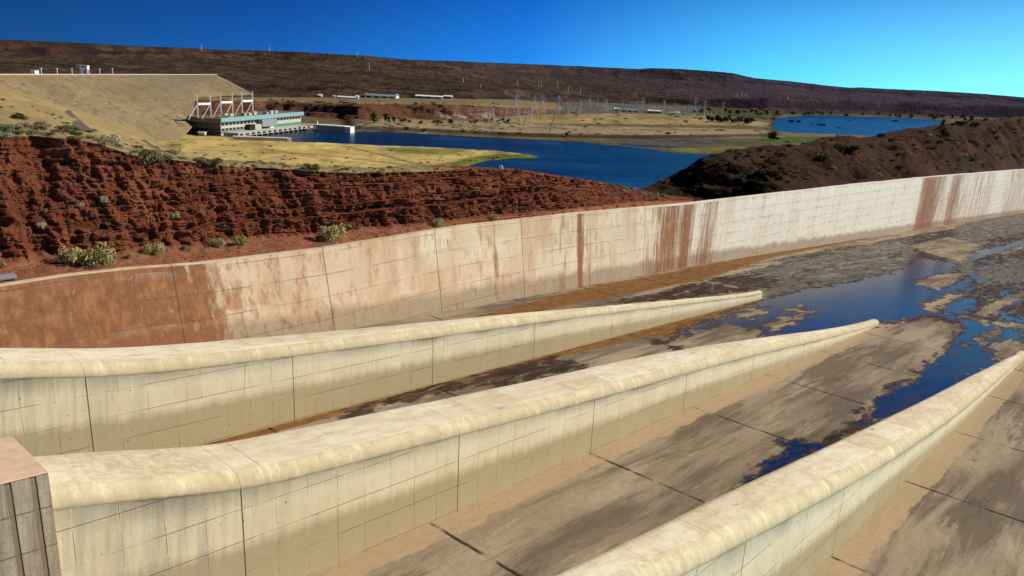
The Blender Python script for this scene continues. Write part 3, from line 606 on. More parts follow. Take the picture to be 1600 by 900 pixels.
# ------------------------------------------------------------------ retaining wall
uw = np.concatenate([np.arange(-20, 200, 1.0), np.arange(200, 400, 2), np.arange(400, 1100, 8)])
rows = []; cu = []; tws = []; rs = []
RZ = [(0, 1.35), (30, 1.25), (36, 1.15), (41, 1.0), (42.2, 1.5), (43, .9), (44.3, 1.35), (45.3, .8), (48, .42), (60, .28), (82, .2), (94.4, .2), (95, .6), (95.6, .2), (112.8, .25), (113.6, .95), (114.4, .2), (118, .25), (119, 1.3), (120.5, .4), (128, .30), (142, .2), (150, .8), (155, 1.0), (158, .6), (161, 1.15), (166, .3), (170, .7), (176, .65), (179, .1), (225, .02), (250, .0), (251, .6), (252.5, 0), (360, .0), (369, .85), (378, 1.1), (400, .75), (412, .35), (430, .95), (450, .45), (520, .55), (540, .25), (600, .6), (800, .4)]
for u in uw:
    tw = topw(u); vb = wallv(u) + 0; vt = W0 - .2 - K * tw
    n_ = 12; r_ = []; q_ = []
    for k in range(n_):
        w = -.6 + (tw + .6) * k / (n_ - 1); v = vb + (vt - vb) * max(w, 0) / tw
        r_.append(ch(u, v, w)); q_.append((u, v, w))
    rows.append(r_); cu.append(q_); tws.append([tw] * n_); rs.append([ip(u, RZ)] * n_)
cuA = np.array(cu); rw = empty('retaining_wall', ch(60, wallv(60), 0)); base_loc = np.array(rw.location)
wo = grid_mesh('wall_face', np.array(rows) - base_loc, M['wall'], {'cuv': cuA, 'topw': np.array(tws), 'rust': np.array(rs)}); wo.parent = rw
rows = []; cu = []; tws = []
for u in uw:
    tw = topw(u); vt = W0 - .2 - K * tw
    q_ = [(u, vt + .02, tw - .35), (u, vt + .035, tw + .0), (u, vt - .03, tw + .05), (u, vt - .75, tw + .05), (u, vt - .8, tw - 1.0)]
    rows.append([ch(*q) for q in q_]); cu.append(q_); tws.append([tw] * 5)
co = grid_mesh('coping', np.array(rows) - base_loc, M['wall'], {'cuv': np.array(cu), 'topw': np.array(tws), 'rust': np.zeros(len(uw) * 5)}, smooth=False); co.parent = rw
tag(rw, 'tall pale concrete retaining wall streaked with rust along the far side of the chute', 'retaining wall')

# ------------------------------------------------------------------ red cliff with its bench
CB = [(-160, 440), (0, 424), (60, 410), (100, 408), (180, 400), (300, 388), (400, 376), (500, 372), (600, 360), (700, 350), (800, 340), (900, 328), (1000, 316), (1040, 314), (1080, 313)]
CT = [(-160, 205), (0, 214), (60, 214), (120, 218), (160, 227), (200, 240), (250, 246), (330, 258), (400, 262), (500, 268), (560, 271), (640, 269), (700, 268), (760, 266), (820, 268), (880, 277), (940, 286), (990, 295), (1030, 304), (1060, 309), (1080, 311)]
pxs = np.arange(-160, 1084, 1.8)
P = []; CUV = []; TOP = []; BEN = []
NB, NC, ND = 10, 120, 26
for px in pxs:
    A = on_plane(px, ip(px, WT) , W0 - .2, K); a = to_ch(A); A = ch(a[0], a[1] - .78, a[2] - .06)
    B = at_z(px, ip(px, CB), A[2] + .4)
    kk = ip(px, [(-160, .55), (600, .6), (850, 1.0), (1000, 1.6), (1080, 2.0)])
    # cliff plane: horizontally away from the wall by kk per metre of rise
    bh = np.array([E2[0], E2[1], 0]); bh /= np.linalg.norm(bh)      # towards the chute
    r = ray(px, ip(px, CT)); m_ = bh + np.array([0, 0, kk]); t = ((B - EYE) @ m_) / (r @ m_); Cc = EYE + r * t
    col = []; tp = []; bn = []
    for k in range(NB): s = k / NB; col.append(A + (B - A) * s); tp.append(0); bn.append(1)
    for k in range(NC):
        s = k / (NC - 1); prof_ = s
        p = B + (Cc - B) * s; bul = math.sin(math.pi * s) * .5
        p = p + bh * bul * .6; col.append(p); tp.append(max(0, (s - .95) / .05) * .5); bn.append(max(0, 1 - s / .07))
    zC = Cc[2]
    for k in range(1, ND + 1):
        s = (k / ND) ** 1.7; back = 150 * s
        p = Cc - bh * back; p = p.copy()
        left = ip(px, [(-160, 1), (120, 1), (300, 0), (1100, 0)])
        z = zC - (1 - left) * max(0, back - 6) * .62 - left * max(0, back - 10) * .10 + .35 * min(1, back / 2)
        z -= ip(px, [(700, 0), (800, .06)]) * back
        p[2] = z; col.append(p); tp.append(ip(px, [(-160, 1), (640, 1), (740, .25), (1100, .2)])); bn.append(0)
    P.append(col); TOP.append(tp); BEN.append(bn)
P = np.array(P); TOP = np.array(TOP); BEN = np.array(BEN)
cc = to_ch(P)
bh = np.array([E2[0], E2[1], 0]); bh /= np.linalg.norm(bh)
for i in range(P.shape[0]):
    fadeR = ip(pxs[i], [(850, 1), (1060, .35)])
    for k in range(P.shape[1]):
        u, v, w = cc[i, k]; z = P[i, k, 2]
        if NB <= k < NB + NC + 3:
            s = (k - NB) / NC; ed = min(1, s / .06) * (1 if s < .97 else max(0.15, 1 - (s - .97) / .06))
            lft = ip(u, [(30, 1), (75, .45), (110, .35)])
            wu = u + .8 * mn.noise((u * .3, z * .35, 2)); wz = z + .5 * mn.noise((u * .22, z * .3, 8))
            gl = -abs(mn.fractal((wu * .21 + .04 * z, z * .05, 1.3), 1, 2, 4)) * 2.6 * lft + .5
            gl -= max(0, .32 - abs(mn.noise((wu * .55, z * .07, 4.4)))) * 2.2 * ip(u, [(30, 1), (80, .55), (120, .35)])
            lay = wz * 1.25 + .5 * mn.noise((u * .05, 0, 1)) + 1.6 * mn.noise((u * .012, z * .33, 6)); fr = lay - math.floor(lay); lv = mn.cell((0, 0, math.floor(lay) + .5))
            st = ((fr ** 3) * .55 - (.5 if fr < .16 else 0) + (lv - .5) * .7) * ip(u, [(20, .3), (50, .45), (75, 1.1), (120, 1.1)]) * (.55 + .9 * abs(mn.noise((u * .09, z * .3, 3))))
            d1 = mn.voronoi((wu * .42, wz * .55, 1.0))[0]; d2 = mn.voronoi((wu * 1.15, wz * 1.5, 4.0))[0]
            ce = (d1[1] - d1[0]); ce = min(ce, .35) * 1.9; c2 = min(d2[1] - d2[0], .3) * .9
            ce += mn.cell((wu * .42, wz * .55, 5)) * .30
            cav = -max(0, mn.fractal((u * .30, z * .42, 11), 1, 2, 3) - .25) * 2.6
            fi = mn.fractal((u * .9, z * 1.1, v * .9), .9, 2, 5) * .45
            dsp = (gl * .75 + st * 1.0 + ce * .5 + c2 * .55 + cav * .6 + fi - .5) * ed * fadeR
            P[i, k] += bh * dsp; P[i, k, 2] += .25 * fi * ed
        elif k < NB:
            s = k / NB; P[i, k, 2] += (.16 * mn.fractal((u * .5, v * .5, 0), 1, 2, 3) + .05) * min(1, s * 3)
        else:
            P[i, k, 2] += .5 * mn.fractal((u * .13, v * .13, 4), 1, 2, 4)
cliff = grid_mesh('cliff', P, M['cliff'], {'cuv': to_ch(P), 'top': TOP, 'bench': BEN}, smooth=False); tag(cliff, kind='structure')
TR_cliff = bvh(cliff)

# ------------------------------------------------------------------ column sheets (px column -> list of (row, depth))
def sheet(name, cols, mat, step, nrow, disp, attr_fn=None, smooth=True, pw=1.0):
    xs = np.arange(cols[0][0], cols[-1][0] + .1, step); nctl = len(cols[0][1]); G = []; S = []
    for x in xs:
        ctl = np.array([at_d(x, float(np.interp(x, [c[0] for c in cols], [c[1][j][0] for c in cols])), float(np.interp(x, [c[0] for c in cols], [c[1][j][1] for c in cols]))) for j in range(nctl)])
        tt = np.linspace(0, nctl - 1, nrow); col = np.stack([np.interp(tt, range(nctl), ctl[:, a]) for a in range(3)], -1); G.append(col); S.append(tt)
    G = np.array(G); S = np.array(S)
    if disp:
        for i in range(G.shape[0]):
            for k in range(G.shape[1]): G[i, k] += disp(xs[i], S[i, k], G[i, k])
    at = {}
    if attr_fn: at = attr_fn(xs, S, G)
    o = grid_mesh(name, G, mat, at, smooth); return o, G, xs, S

# left hillside between the cliff top and the dam
def cl(x, tail):
    A = on_plane(x, ip(x, WT), W0 - .2, K); d0 = A[1] + 24; return (x, [(ip(x, CT) + 6, d0)] + tail)
cols = [cl(-160, [(196, 210), (170, 340), (142, 520), (126, 700), (119, 790)]), cl(0, [(200, 210), (178, 330), (156, 520), (141, 690), (134, 800)]),
        cl(60, [(204, 210), (190, 330), (176, 500), (163, 680), (152, 815)]), cl(110, [(208, 220), (200, 340), (190, 520), (182, 690), (172, 825)]),
        cl(160, [(220, 220), (213, 360), (206, 540), (199, 700), (191, 830)]), cl(210, [(238, 230), (232, 380), (226, 560), (217, 720), (207, 830)]),
        cl(250, [(248, 240), (246, 400), (240, 600), (233, 740), (225, 830)]), cl(290, [(262, 260), (262, 420), (256, 600), (247, 700), (240, 745)])]
def dsl(x, s, p): return np.array([0, 0, 2.2 * fbm(p, 45, 4) * min(1, s) * min(1, (5 - s))])
slope_o, *_ = sheet('hillside', cols, M['slope'], 3, 70, dsl); tag(slope_o, kind='structure'); TR_slope = bvh(slope_o)

M['track'] = plain('worn_track', (.17, .14, .10), .95, .35, .3)
for pts_, wd_ in (([(96, 165), (105, 173), (111, 181), (118, 190), (127, 199), (133, 206)], 7.0), ([(222, 219), (232, 226), (243, 233), (256, 239), (268, 243)], 6.0)):
    q_ = [hit(px, py, [TR_slope]) for px, py in pts_]; q_ = [q for q in q_ if q]
    if len(q_) > 2:
        vs_ = []
        for i, q in enumerate(q_):
            d = (q_[min(i + 1, len(q_) - 1)] - q_[max(i - 1, 0)]); d.z = 0; n_ = Vector((-d.y, d.x, 0)).normalized() * wd_ * U_(.35, .6)
            vs_ += [q + n_ + Vector((0, 0, .5)), q - n_ + Vector((0, 0, .5))]
        o = MB().add(vs_, [(2 * i, 2 * i + 1, 2 * i + 3, 2 * i + 2) for i in range(len(q_) - 1)]).build('path', M['track']); tag(o, kind='structure')

# right scrub hill behind the retaining wall
SK = [(985, 302), (1010, 292), (1050, 272), (1100, 243), (1130, 236), (1200, 226), (1260, 223), (1300, 214), (1350, 207), (1380, 208), (1420, 201), (1470, 194), (1500, 189), (1540, 185), (1575, 182), (1600, 181), (1650, 180), (1760, 184)]
cols = []
for x in (985, 1010, 1030, 1060, 1100, 1140, 1200, 1260, 1310, 1380, 1450, 1520, 1600, 1680, 1760):
    A = on_plane(x, ip(x, WT), W0 - .2, K); a = to_ch(A); A = ch(a[0], a[1] - .78, a[2] - .1); d0 = A[1]; dk = d0 + ip(x, [(985, 25), (1060, 60), (1200, 95), (1400, 130), (1600, 170), (1760, 190)])
    yt = ip(x, WT) - .4; ys = ip(x, SK)
    mid = .52; ym = yt + (ys - yt) * .58; zk = at_d(x, ys, dk)[2]
    cols.append((x, [(yt, d0), (ym, d0 + (dk - d0) * mid), (ys, dk), (float(0), 0)]))
def back(c):
    x, l = c; d = l[2][1] + 150; p = at_d(x, l[2][0], l[2][1]); z = 2
    # row of a point 150 m further on and down at the valley floor
    r_ = np.array([p[0] * d / p[1], d, z]) - EYE; zz = r_ @ FWD; return (x, l[:3] + [(450 - F * (r_ @ UPV) / zz, d)])
cols = [back(c) for c in cols]
def dhl(x, s, p):
    e = min(1, s / .25); sc = 1 if s < 2.0 else max(.3, 1 - (s - 2)); k = ip(x, [(985, .5), (1200, 1), (1600, 1.6)])
    n_ = 4.2 * fbm(p, 34, 3) + 2.0 * fbm(p, 9, 4) + .7 * fbm(p, 2.8, 3)
    # the slumped red cut at the right is ribbed
    rib = ip(x, [(1400, 0), (1500, 1), (1760, 1)]) * (1.8 * abs(mn.noise((p[0] * .09, p[1] * .03, 2))) - .4) * 2.2
    fl_ = 0
    q_ = p - EYE; zz_ = q_ @ FWD; py_ = 450 - F * (q_ @ UPV) / zz_; xr = 1128 + (py_ - 238) * 1.62 + 9 * mn.noise((py_ * .06, 3, 1)) + 3 * mn.noise((py_ * .25, 3, 1))
    sh_ = max(0, min(150, xr - x)) * .30 * (1 if s <= 2 else max(0, 1 - (s - 2) * 2)); rv = q_ / np.linalg.norm(q_)
    push = rv * sh_
    return push + np.array([0, 0, (n_ * (.35 if s > 1.7 else 1) + rib * (1 if s < 1.8 else 0)) * e * k * .8])
hill_o, *_ = sheet('scrub_hill', cols, M['hillnear'], 2.5, 110, dhl); tag(hill_o, kind='structure'); TR_hill = bvh(hill_o)

# ------------------------------------------------------------------ far plateau
SKY = [(-300, 56), (-100, 60), (0, 62), (60, 64), (130, 67), (200, 71), (280, 74.5), (330, 77), (400, 78.5), (480, 82), (560, 86.5), (600, 90), (630, 93), (700, 95), (740, 97), (850, 101), (950, 105.5), (1000, 108), (1015, 106.5), (1060, 107.5), (1110, 111), (1145, 114), (1165, 119), (1180, 122), (1230, 126.5), (1280, 132), (1325, 137), (1345, 136.5), (1400, 139.5), (1480, 143), (1540, 147), (1600, 152), (1700, 157), (1900, 166)]
SB = [(-300, 78), (0, 84), (250, 90), (500, 96), (700, 107), (850, 113), (990, 121), (1030, 124), (1110, 127), (1150, 129), (1300, 145), (1450, 152), (1600, 163), (1900, 175)]
BL = [(-300, 125), (0, 118), (400, 132), (600, 134), (800, 142), (1000, 150), (1100, 151), (1200, 153), (1400, 158), (1550, 165), (1900, 180)]
LS = [(-300, 128), (0, 122), (400, 138), (600, 140), (800, 149), (1000, 157), (1100, 167), (1200, 171), (1400, 177), (1550, 183), (1900, 196)]
FT = [(-300, 160), (0, 150), (400, 152), (600, 153), (800, 156), (880, 161), (930, 165), (1000, 167.5), (1100, 173), (1200, 178), (1400, 182), (1550, 188), (1900, 203)]
def foot(x): return at_z(x, ip(x, FT), ip(x, [(-300, 15), (400, 15), (560, 24), (740, 27), (800, 19), (880, 4), (930, -.6), (1900, -.6)]))
cols = []
for x in sorted(set([a for a, b in SKY] + list(range(-300, 1901, 50)))):
    yk = ip(x, SKY); k = ip(x, [(0, .72), (600, .85), (1000, 1), (1900, 1.15)])
    d1 = float(foot(x)[1])
    cols.append((x, [(ip(x, FT), d1), (ip(x, LS), d1 * 1.06), (ip(x, BL), d1 * 1.071), ((ip(x, BL) + ip(x, SB)) / 2 + 2, d1 * 1.55), (ip(x, SB), d1 * 1.95), (yk + .6, d1 * 1.99), (yk, d1 * 2.10), (yk + 9, d1 * 2.9)]))
def dpl(x, s, p):
    e = min(1, s); a = 9 * fbm(p, 230, 4) + 5 * fbm(p, 60, 4)
    gul = -12 * abs(mn.fractal((p[0] / 210, p[1] / 420, .5), 1, 2, 3)) * math.exp(-((s - 4.6) / 1.3) ** 2)
    gul2 = -5 * abs(mn.fractal((p[0] / 90, p[1] / 300, 2.5), 1, 2, 3)) * math.exp(-((s - 1.6) / .7) ** 2)
    k = 1.0 if s < 5 else .22
    if s > 5: return np.array([0, 0, 2.0 * fbm(p, 150, 3)])
    return np.array([0, 0, (a + gul + gul2) * e * k])
def apl(xs, S, G):
    st = np.exp(-((S - 4.55) / .32) ** 2) * np.interp(xs, [0, 300, 500, 980, 1005, 1150, 1180, 1330, 1600], [.9, .8, .45, .55, .6, .55, .5, .8, .6])[:, None] + np.exp(-((S - 1.5) / .42) ** 2) * np.interp(xs, [0, 500, 1050, 1150], [.5, .6, .7, 1.1])[:, None]
    pat = np.array([[mn.noise((g[0] / 300, g[1] / 700, 6)) for g in row] for row in G]); st = st * np.clip(.95 + pat * .7, .2, 1.4)
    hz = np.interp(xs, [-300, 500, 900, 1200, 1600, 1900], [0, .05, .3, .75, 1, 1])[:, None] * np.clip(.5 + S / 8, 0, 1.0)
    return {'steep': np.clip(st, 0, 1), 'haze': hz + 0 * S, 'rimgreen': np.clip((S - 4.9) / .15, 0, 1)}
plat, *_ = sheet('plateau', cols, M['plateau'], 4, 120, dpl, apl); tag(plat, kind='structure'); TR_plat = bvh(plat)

# ------------------------------------------------------------------ valley ground and waters
def zp(pts, z=0.0): return [tuple(at_z(x, y, z)[:2]) for x, y in pts]
river_poly = zp([(440, 218.5), (376, 214.5), (378, 211), (468, 199.5), (480, 203), (543, 205.5), (600, 205), (640, 207.5), (720, 212), (800, 216), (860, 219), (905, 221), (950, 226), (990, 230), (1030, 235), (1060, 239), (1110, 240), (1130, 246), (1100, 300), (1000, 340), (680, 320), (690, 268), (730, 258), (765, 249), (800, 247), (845, 246), (835, 243), (800, 239.5), (780, 236), (700, 232.5), (620, 229), (560, 227), (500, 224), (440, 222)])
lag_poly = zp([(1207, 200), (1209, 190), (1214, 184.5), (1235, 181.5), (1270, 180), (1310, 180.5), (1350, 182), (1420, 184.5), (1480, 188), (1478, 191.5), (1462, 195), (1480, 205), (1440, 216), (1370, 214), (1330, 211.5), (1290, 210), (1240, 208.5), (1216, 205)])
side_poly = zp([(960, 224), (1010, 226), (1060, 229.5), (1075, 231.5), (1040, 232), (1000, 230)])
north_poly = zp([(540, 203), (560, 204), (640, 206), (720, 210), (800, 214.5), (900, 217.5), (1000, 218.5), (1100, 217.5), (1190, 215.8), (1212, 214), (1212, 160), (540, 160)])
xs = np.arange(-340, 1940, 3.0); dep = np.concatenate([np.arange(205, 130, -1.6), np.arange(130, 40, -.75), [38, 34, 28, 20, 12, 7, 4, 2.5]])
G = np.zeros((len(xs), len(dep), 3))
for i, x in enumerate(xs):
    for k, d in enumerate(dep):
        p = at_z(x, hor(x) + d, 0.0); G[i, k] = p
g2 = G[..., :2].reshape(-1, 2)
sr = sdist(g2, river_poly); sl = sdist(g2, lag_poly); ss = sdist(g2, side_poly)
nz = np.array([mn.fractal((p[0] / 40, p[1] / 60, 0), 1, 2, 4) for p in g2]); nz2 = np.array([mn.fractal((p[0] / 140, p[1] / 200, 4), 1, 2, 3) for p in g2])
sea = np.maximum(np.maximum(sr, sl), ss + nz * 8)
sea = sea + nz * 2.5
z = np.clip(-sea * .22, -3, 2.2) + .5 * nz * (sea < -6) + np.clip((-sea - 30) / 200, 0, 1.5)
sn = sdist(g2, north_poly) + nz * 3; z = z + np.clip(sn / 9, 0, 1) * 3.6 * np.clip(-sl / 60, 0, 1)
G[..., 2] = z.reshape(G.shape[:2])
PX = np.repeat(xs, len(dep)); PY = hor(0) * 0 + (HZ + (PX - 800) * math.tan(ROLL)) + np.tile(dep, len(xs))
PIX = np.stack([PX, PY], -1)
nz3 = np.array([mn.fractal((p[0] / 11, p[1] / 22, 7), 1, 2, 3) for p in g2])
def zone(poly, soft):                                  # a patch of ground cover, given by its outline on the valley floor
    return np.clip(.5 + (sdist(g2, zp(poly)) + nz * soft * .9 + nz3 * (3 + soft * .5)) / soft, 0, 1)[:, None]
col = np.tile(np.array([.155, .118, .068]), (len(g2), 1))
def paint(poly, c, soft=14, a=1.0):
    global col; k = zone(poly, soft) * a; col = col * (1 - k) + np.array(c) * k
straw = (.56, .42, .165); gold = (.40, .29, .13); beige = (.33, .255, .16); green = (.085, .115, .022); grey = (.105, .093, .078)
paint([(230, 300), (240, 215), (300, 214), (440, 221), (560, 227), (800, 239), (845, 246), (690, 268), (690, 330)], straw, 12)
paint([(259, 226), (285, 222), (288, 229), (268, 236)], (.12, .15, .03), 16, .8)
paint([(600, 236), (640, 233), (720, 235), (735, 239), (690, 247), (640, 243)], (.20, .20, .06), 14, .9)
paint([(680, 262), (720, 252), (770, 244), (840, 244), (845, 248), (770, 250), (725, 262)], (.15, .175, .035), 7)
paint([(540, 204), (600, 192), (700, 194), (800, 199), (950, 204), (1100, 205), (1210, 208), (1190, 218), (950, 216), (800, 213), (640, 206)], beige, 14)
paint([(760, 187), (860, 184), (960, 182), (1100, 184), (1200, 194), (1190, 200), (1050, 200), (900, 199), (770, 198)], (.36, .275, .14), 20)
paint([(820, 186), (900, 184), (925, 189), (840, 195)], (.33, .20, .08), 12, .8)
paint([(1000, 182), (1090, 184), (1090, 190), (980, 192)], (.26, .215, .07), 14, .8)
paint([(860, 160), (1120, 170), (1130, 181), (1000, 182), (850, 178)], (.13, .12, .10), 20, .8)
paint([(1090, 170), (1300, 176), (1500, 183), (1500, 188), (1350, 181), (1215, 180), (1200, 190), (1100, 182)], (.075, .078, .032), 25)
paint([(1205, 208), (1240, 209), (1330, 212), (1380, 215), (1340, 219), (1230, 218), (1200, 215)], (.20, .155, .09), 8)
paint([(1185, 219), (1230, 216), (1330, 218), (1320, 224), (1230, 228), (1185, 226)], (.075, .12, .022), 8)
paint([(980, 218), (1100, 219), (1185, 221), (1180, 231), (1080, 235), (1000, 231), (950, 224)], grey, 8)
paint([(1030, 233), (1180, 231), (1180, 236), (1120, 240), (1050, 238)], (.17, .155, .05), 6, .9)
# vehicle tracks across the straw flat
def track(pts, w=2.6, c=(.13, .10, .06), a=.7):
    global col
    q = zp(pts); d = np.full(len(g2), 1e9)
    for (a0, b0) in zip(q[:-1], q[1:]):
        a_ = np.array(a0); b_ = np.array(b0); t = np.clip(((g2 - a_) @ (b_ - a_)) / ((b_ - a_) @ (b_ - a_)), 0, 1); d = np.minimum(d, np.linalg.norm(g2 - a_ - t[:, None] * (b_ - a_), axis=1))
    k = np.clip(1.4 - d / w, 0, 1)[:, None] * a; col = col * (1 - k) + np.array(c) * k
track([(540, 232), (600, 246), (640, 257), (680, 266)], 4.5); track([(400, 237), (480, 245), (560, 252), (660, 264)], 4.5); track([(300, 240), (400, 237)], 5, (.42, .32, .18)); track([(560, 209), (700, 208), (860, 212), (1100, 213)], 5, (.30, .25, .17)); track([(780, 205), (950, 208), (1150, 210)], 5, (.09, .075, .055))
# shade on the steep edge of the far bank, painted dark
bank_shade = np.clip(1.3 - np.abs(sn - 3) / 11, 0, 1)
me_o = grid_mesh('valley_ground', G, M['valley'], {'bank': bank_shade}); 
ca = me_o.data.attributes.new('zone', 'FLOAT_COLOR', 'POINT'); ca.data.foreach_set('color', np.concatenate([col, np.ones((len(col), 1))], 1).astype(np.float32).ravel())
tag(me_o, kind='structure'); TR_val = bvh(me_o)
def water(name, poly, grow, z, mat):
    P2 = np.array(poly); cen = P2.mean(0); mb = MB(); x0, y0 = P2.min(0) - grow; x1, y1 = P2.max(0) + grow
    mb.add([(x0, y0, z), (x1, y0, z), (x1, y1, z), (x0, y1, z)], [(0, 1, 2, 3)]); o = mb.build(name, mat); tag(o, kind='structure'); return o
# the sheets lie below the banks, only the dips in the ground let them show
ym = (max(p[1] for p in river_poly + side_poly) + min(p[1] for p in lag_poly)) / 2
xsplit = 330.0
rvr = water('river', river_poly + side_poly, 40, -.25, M['river']); lgn = water('lagoon', lag_poly, 25, -.246, M['lagoon'])

# ------------------------------------------------------------------ earth dam
zc_ = 68.0
c0 = at_z(-260, 117, zc_); c1 = at_z(340, 117, zc_)
dirc = np.array([c1[0] - c0[0], c1[1] - c0[1], 0]); L_ = np.linalg.norm(dirc); dirc /= L_; out = np.array([dirc[1], -dirc[0], 0])   # towards the valley
nd = out + np.array([0, 0, 1.9]); nd /= np.linalg.norm(nd)
def on_dam(px, py):
    r = ray(px, py); t = ((c1 - EYE) @ nd) / (r @ nd); return EYE + r * t
UPR = [(-260, 117), (0, 117), (200, 117), (338, 117.3), (368, 132), (396, 147)]
LOW = [(-260, 132), (-60, 134), (0, 140), (60, 160), (110, 180), (160, 200), (210, 218), (246, 234), (268, 228), (280, 218), (292, 209), (300, 200), (302, 190), (296, 180), (289, 170), (282, 160), (290, 154), (330, 151), (396, 148)]
xs_d = np.arange(-260, 397, 3.0); G = []; GA = []; GG = []
def lowy(x):
    if x < 246: return ip(x, LOW[:8])
    return ip(x, [(246, 236), (262, 231), (280, 219), (292, 208), (301, 197), (303, 160), (310, 152), (396, 148)])
for x in xs_d:
    yu = ip(x, UPR); yl = max(lowy(x), yu + .4); colm = []
    for k in range(40):
        y = yu + (yl - yu) * k / 39; p = on_dam(x, y); colm.append(p + np.array([0, 0, .7 * fbm(p, 30, 4) * min(1, k / 6)]))
    G.append(colm); GG.append([max(0, min(1, (x - 150) / 130)) * max(0, 1 - k / 22) for k in range(40)]); GA.append([max(0, 1 - abs(k - 39) / 9) * (1 if x < 240 else .4) + (max(0, 1 - k / 5) if x > 338 else 0) for k in range(40)])
dam = empty('earth_dam', tuple(c1)); dl = np.array(dam.location)
do = grid_mesh('embankment_face', np.array(G) - dl, M['dam'], {'grey': np.array(GG), 'grass': np.clip(np.array(GA), 0, 1)}); do.parent = dam
mb = MB(); b0 = c0 - dl; b1 = c1 - dl; bk = -out * 12
mb.add([b0, b1, b1 + bk, b0 + bk, b0 + bk - out * 110 - np.array([0, 0, 60]), b1 + bk - out * 110 - np.array([0, 0, 60])], [(0, 1, 2, 3), (3, 2, 5, 4)])
mb.build('crest_road', M['conc'], dam)
mb = MB(); mb.add([b0 - out * .6, b1 - out * .6, b1 - out * 1.2, b0 - out * 1.2] + [q + np.array([0, 0, 1.0]) for q in (b0 - out * .6, b1 - out * .6, b1 - out * 1.2, b0 - out * 1.2)], [(0, 1, 5, 4), (1, 2, 6, 5), (2, 3, 7, 6), (3, 0, 4, 7), (4, 5, 6, 7)])
mb.build('crest_parapet', M['cream'], dam)
tag(dam, 'long brown earth dam with level white edged crest beyond the red cliff', 'dam')
def crest_pt(px, back_=4): 
    p = at_z(px, 116.6, zc_); t = (p - c0) @ dirc; return c0 + dirc * t - out * back_ + np.array([0, 0, .0])
ang_c = math.atan2(dirc[1], dirc[0])
for px, hp, lb in ((63, 8, 'leftmost of the white posts on the dam crest, just right of a white box hut'), (87.5, 8, 'white post on the dam crest halfway between box hut and gate tower'), (110.5, 8, 'white post on the dam crest just left of gate tower'), (153.5, 8, 'white post on the dam crest just right of gate tower'), (173.5, 9, 'rightmost of the white posts standing on the dam crest')):
    p = crest_pt(px); o = empty('crest_post', p); MB().box(-.55, .55, -.55, .55, 0, hp * .8).build('post', M['cream'], o); MB().box(-.8, .8, -.8, .8, hp * .8 + .003, hp * .8 + .7).build('cap', M['white'], o)
    tag(o, lb, 'post', 'posts along the dam crest')
p = crest_pt(53); o = empty('box_hut', p, ang_c); MB().box(-3.2, 3.2, -2.5, 2.5, 0, 4.4).build('wall', M['white'], o); MB().box(-3.5, 3.5, -2.8, 2.8, 4.403, 4.9).build('roof', M['cream'], o); MB().box(-.6, .6, -2.54, -2.5, .2, 2.4).build('door', M['grey'], o)
tag(o, 'small white box hut on the dam crest at far left', 'hut')
p = crest_pt(131); o = empty('gate_tower', p, math.pi * .05)
for sx in (-1, 1):
    for sy in (-1, 1): MB().box(sx * 3.2 - .55, sx * 3.2 + .55, sy * 2.6 - .5, sy * 2.6 + .5, 0, 6.2).build('leg', M['white'], o)
MB().box(-4.2, 4.2, -3.4, 3.4, 6.203, 10.6).build('cabin', M['white'], o); MB().box(-8.6, -4.21, -3.0, 3.0, 6.9, 10.3).build('annex', M['grey'], o); MB().box(-8.9, 4.5, -3.7, 3.7, 10.603, 11.1).build('roof', M['cream'], o)
MB().box(-2.6, 2.6, -3.43, -3.4, 8.2, 9.6).build('window', M['win'], o)
tag(o, 'white cabin on four legs standing on the dam crest', 'gate tower')

# ------------------------------------------------------------------ red bluff behind the powerhouse
cols = []
BT = [(264, 153), (380, 154), (420, 156), (480, 158), (560, 160), (640, 160), (700, 160), (760, 163), (820, 166), (880, 170)]
BB = [(264, 181), (300, 181), (380, 181), (420, 181), (480, 184), (530, 187.5), (560, 191.5), (640, 190), (700, 192), (760, 191), (820, 185), (880, 176)]
for x in range(264, 881, 14):
    yb = ip(x, BB); d = at_z(x, yb, 1.5)[1]; yt = ip(x, BT)
    cols.append((x, [(yb + .5, d - 3), (yb + (yt - yb) * .30, d + 16), (yb + (yt - yb) * .36, d + 34), (yb + (yt - yb) * .78, d + 44), (yt, d + 75), (ip(x, FT) - .4, float(foot(x)[1]) + 10)]))
def dbl(x, s, p): return np.array([0, -1, .35]) * (4.5 * fbm(p, 22, 4) + 6 * abs(mn.noise((p[0] / 35, 0, 1.1)))) * (1 if .2 < s < 3.9 else .15) * ip(x, [(700, 1), (800, .5)])
def abl(xs, S, G):
    top = np.clip((S - 3.1) / .9, 0, 1) + np.clip(1 - S / .5, 0, 1) * .6 + np.interp(xs, [740, 830], [0, .45])[:, None]
    pale = np.exp(-((S - 1.5) / .8) ** 2) * np.interp(xs, [660, 690, 760, 780], [0, 1, 1, 0])[:, None]; return {'top': np.clip(top, 0, 1), 'pale': pale}
bluff, *_ = sheet('bluff', cols, M['bluff'], 2.5, 60, dbl, abl); tag(bluff, kind='structure'); TR_bl = bvh(bluff)
ALL = [TR_cliff, TR_slope, TR_hill, TR_val, TR_bl, TR_plat]

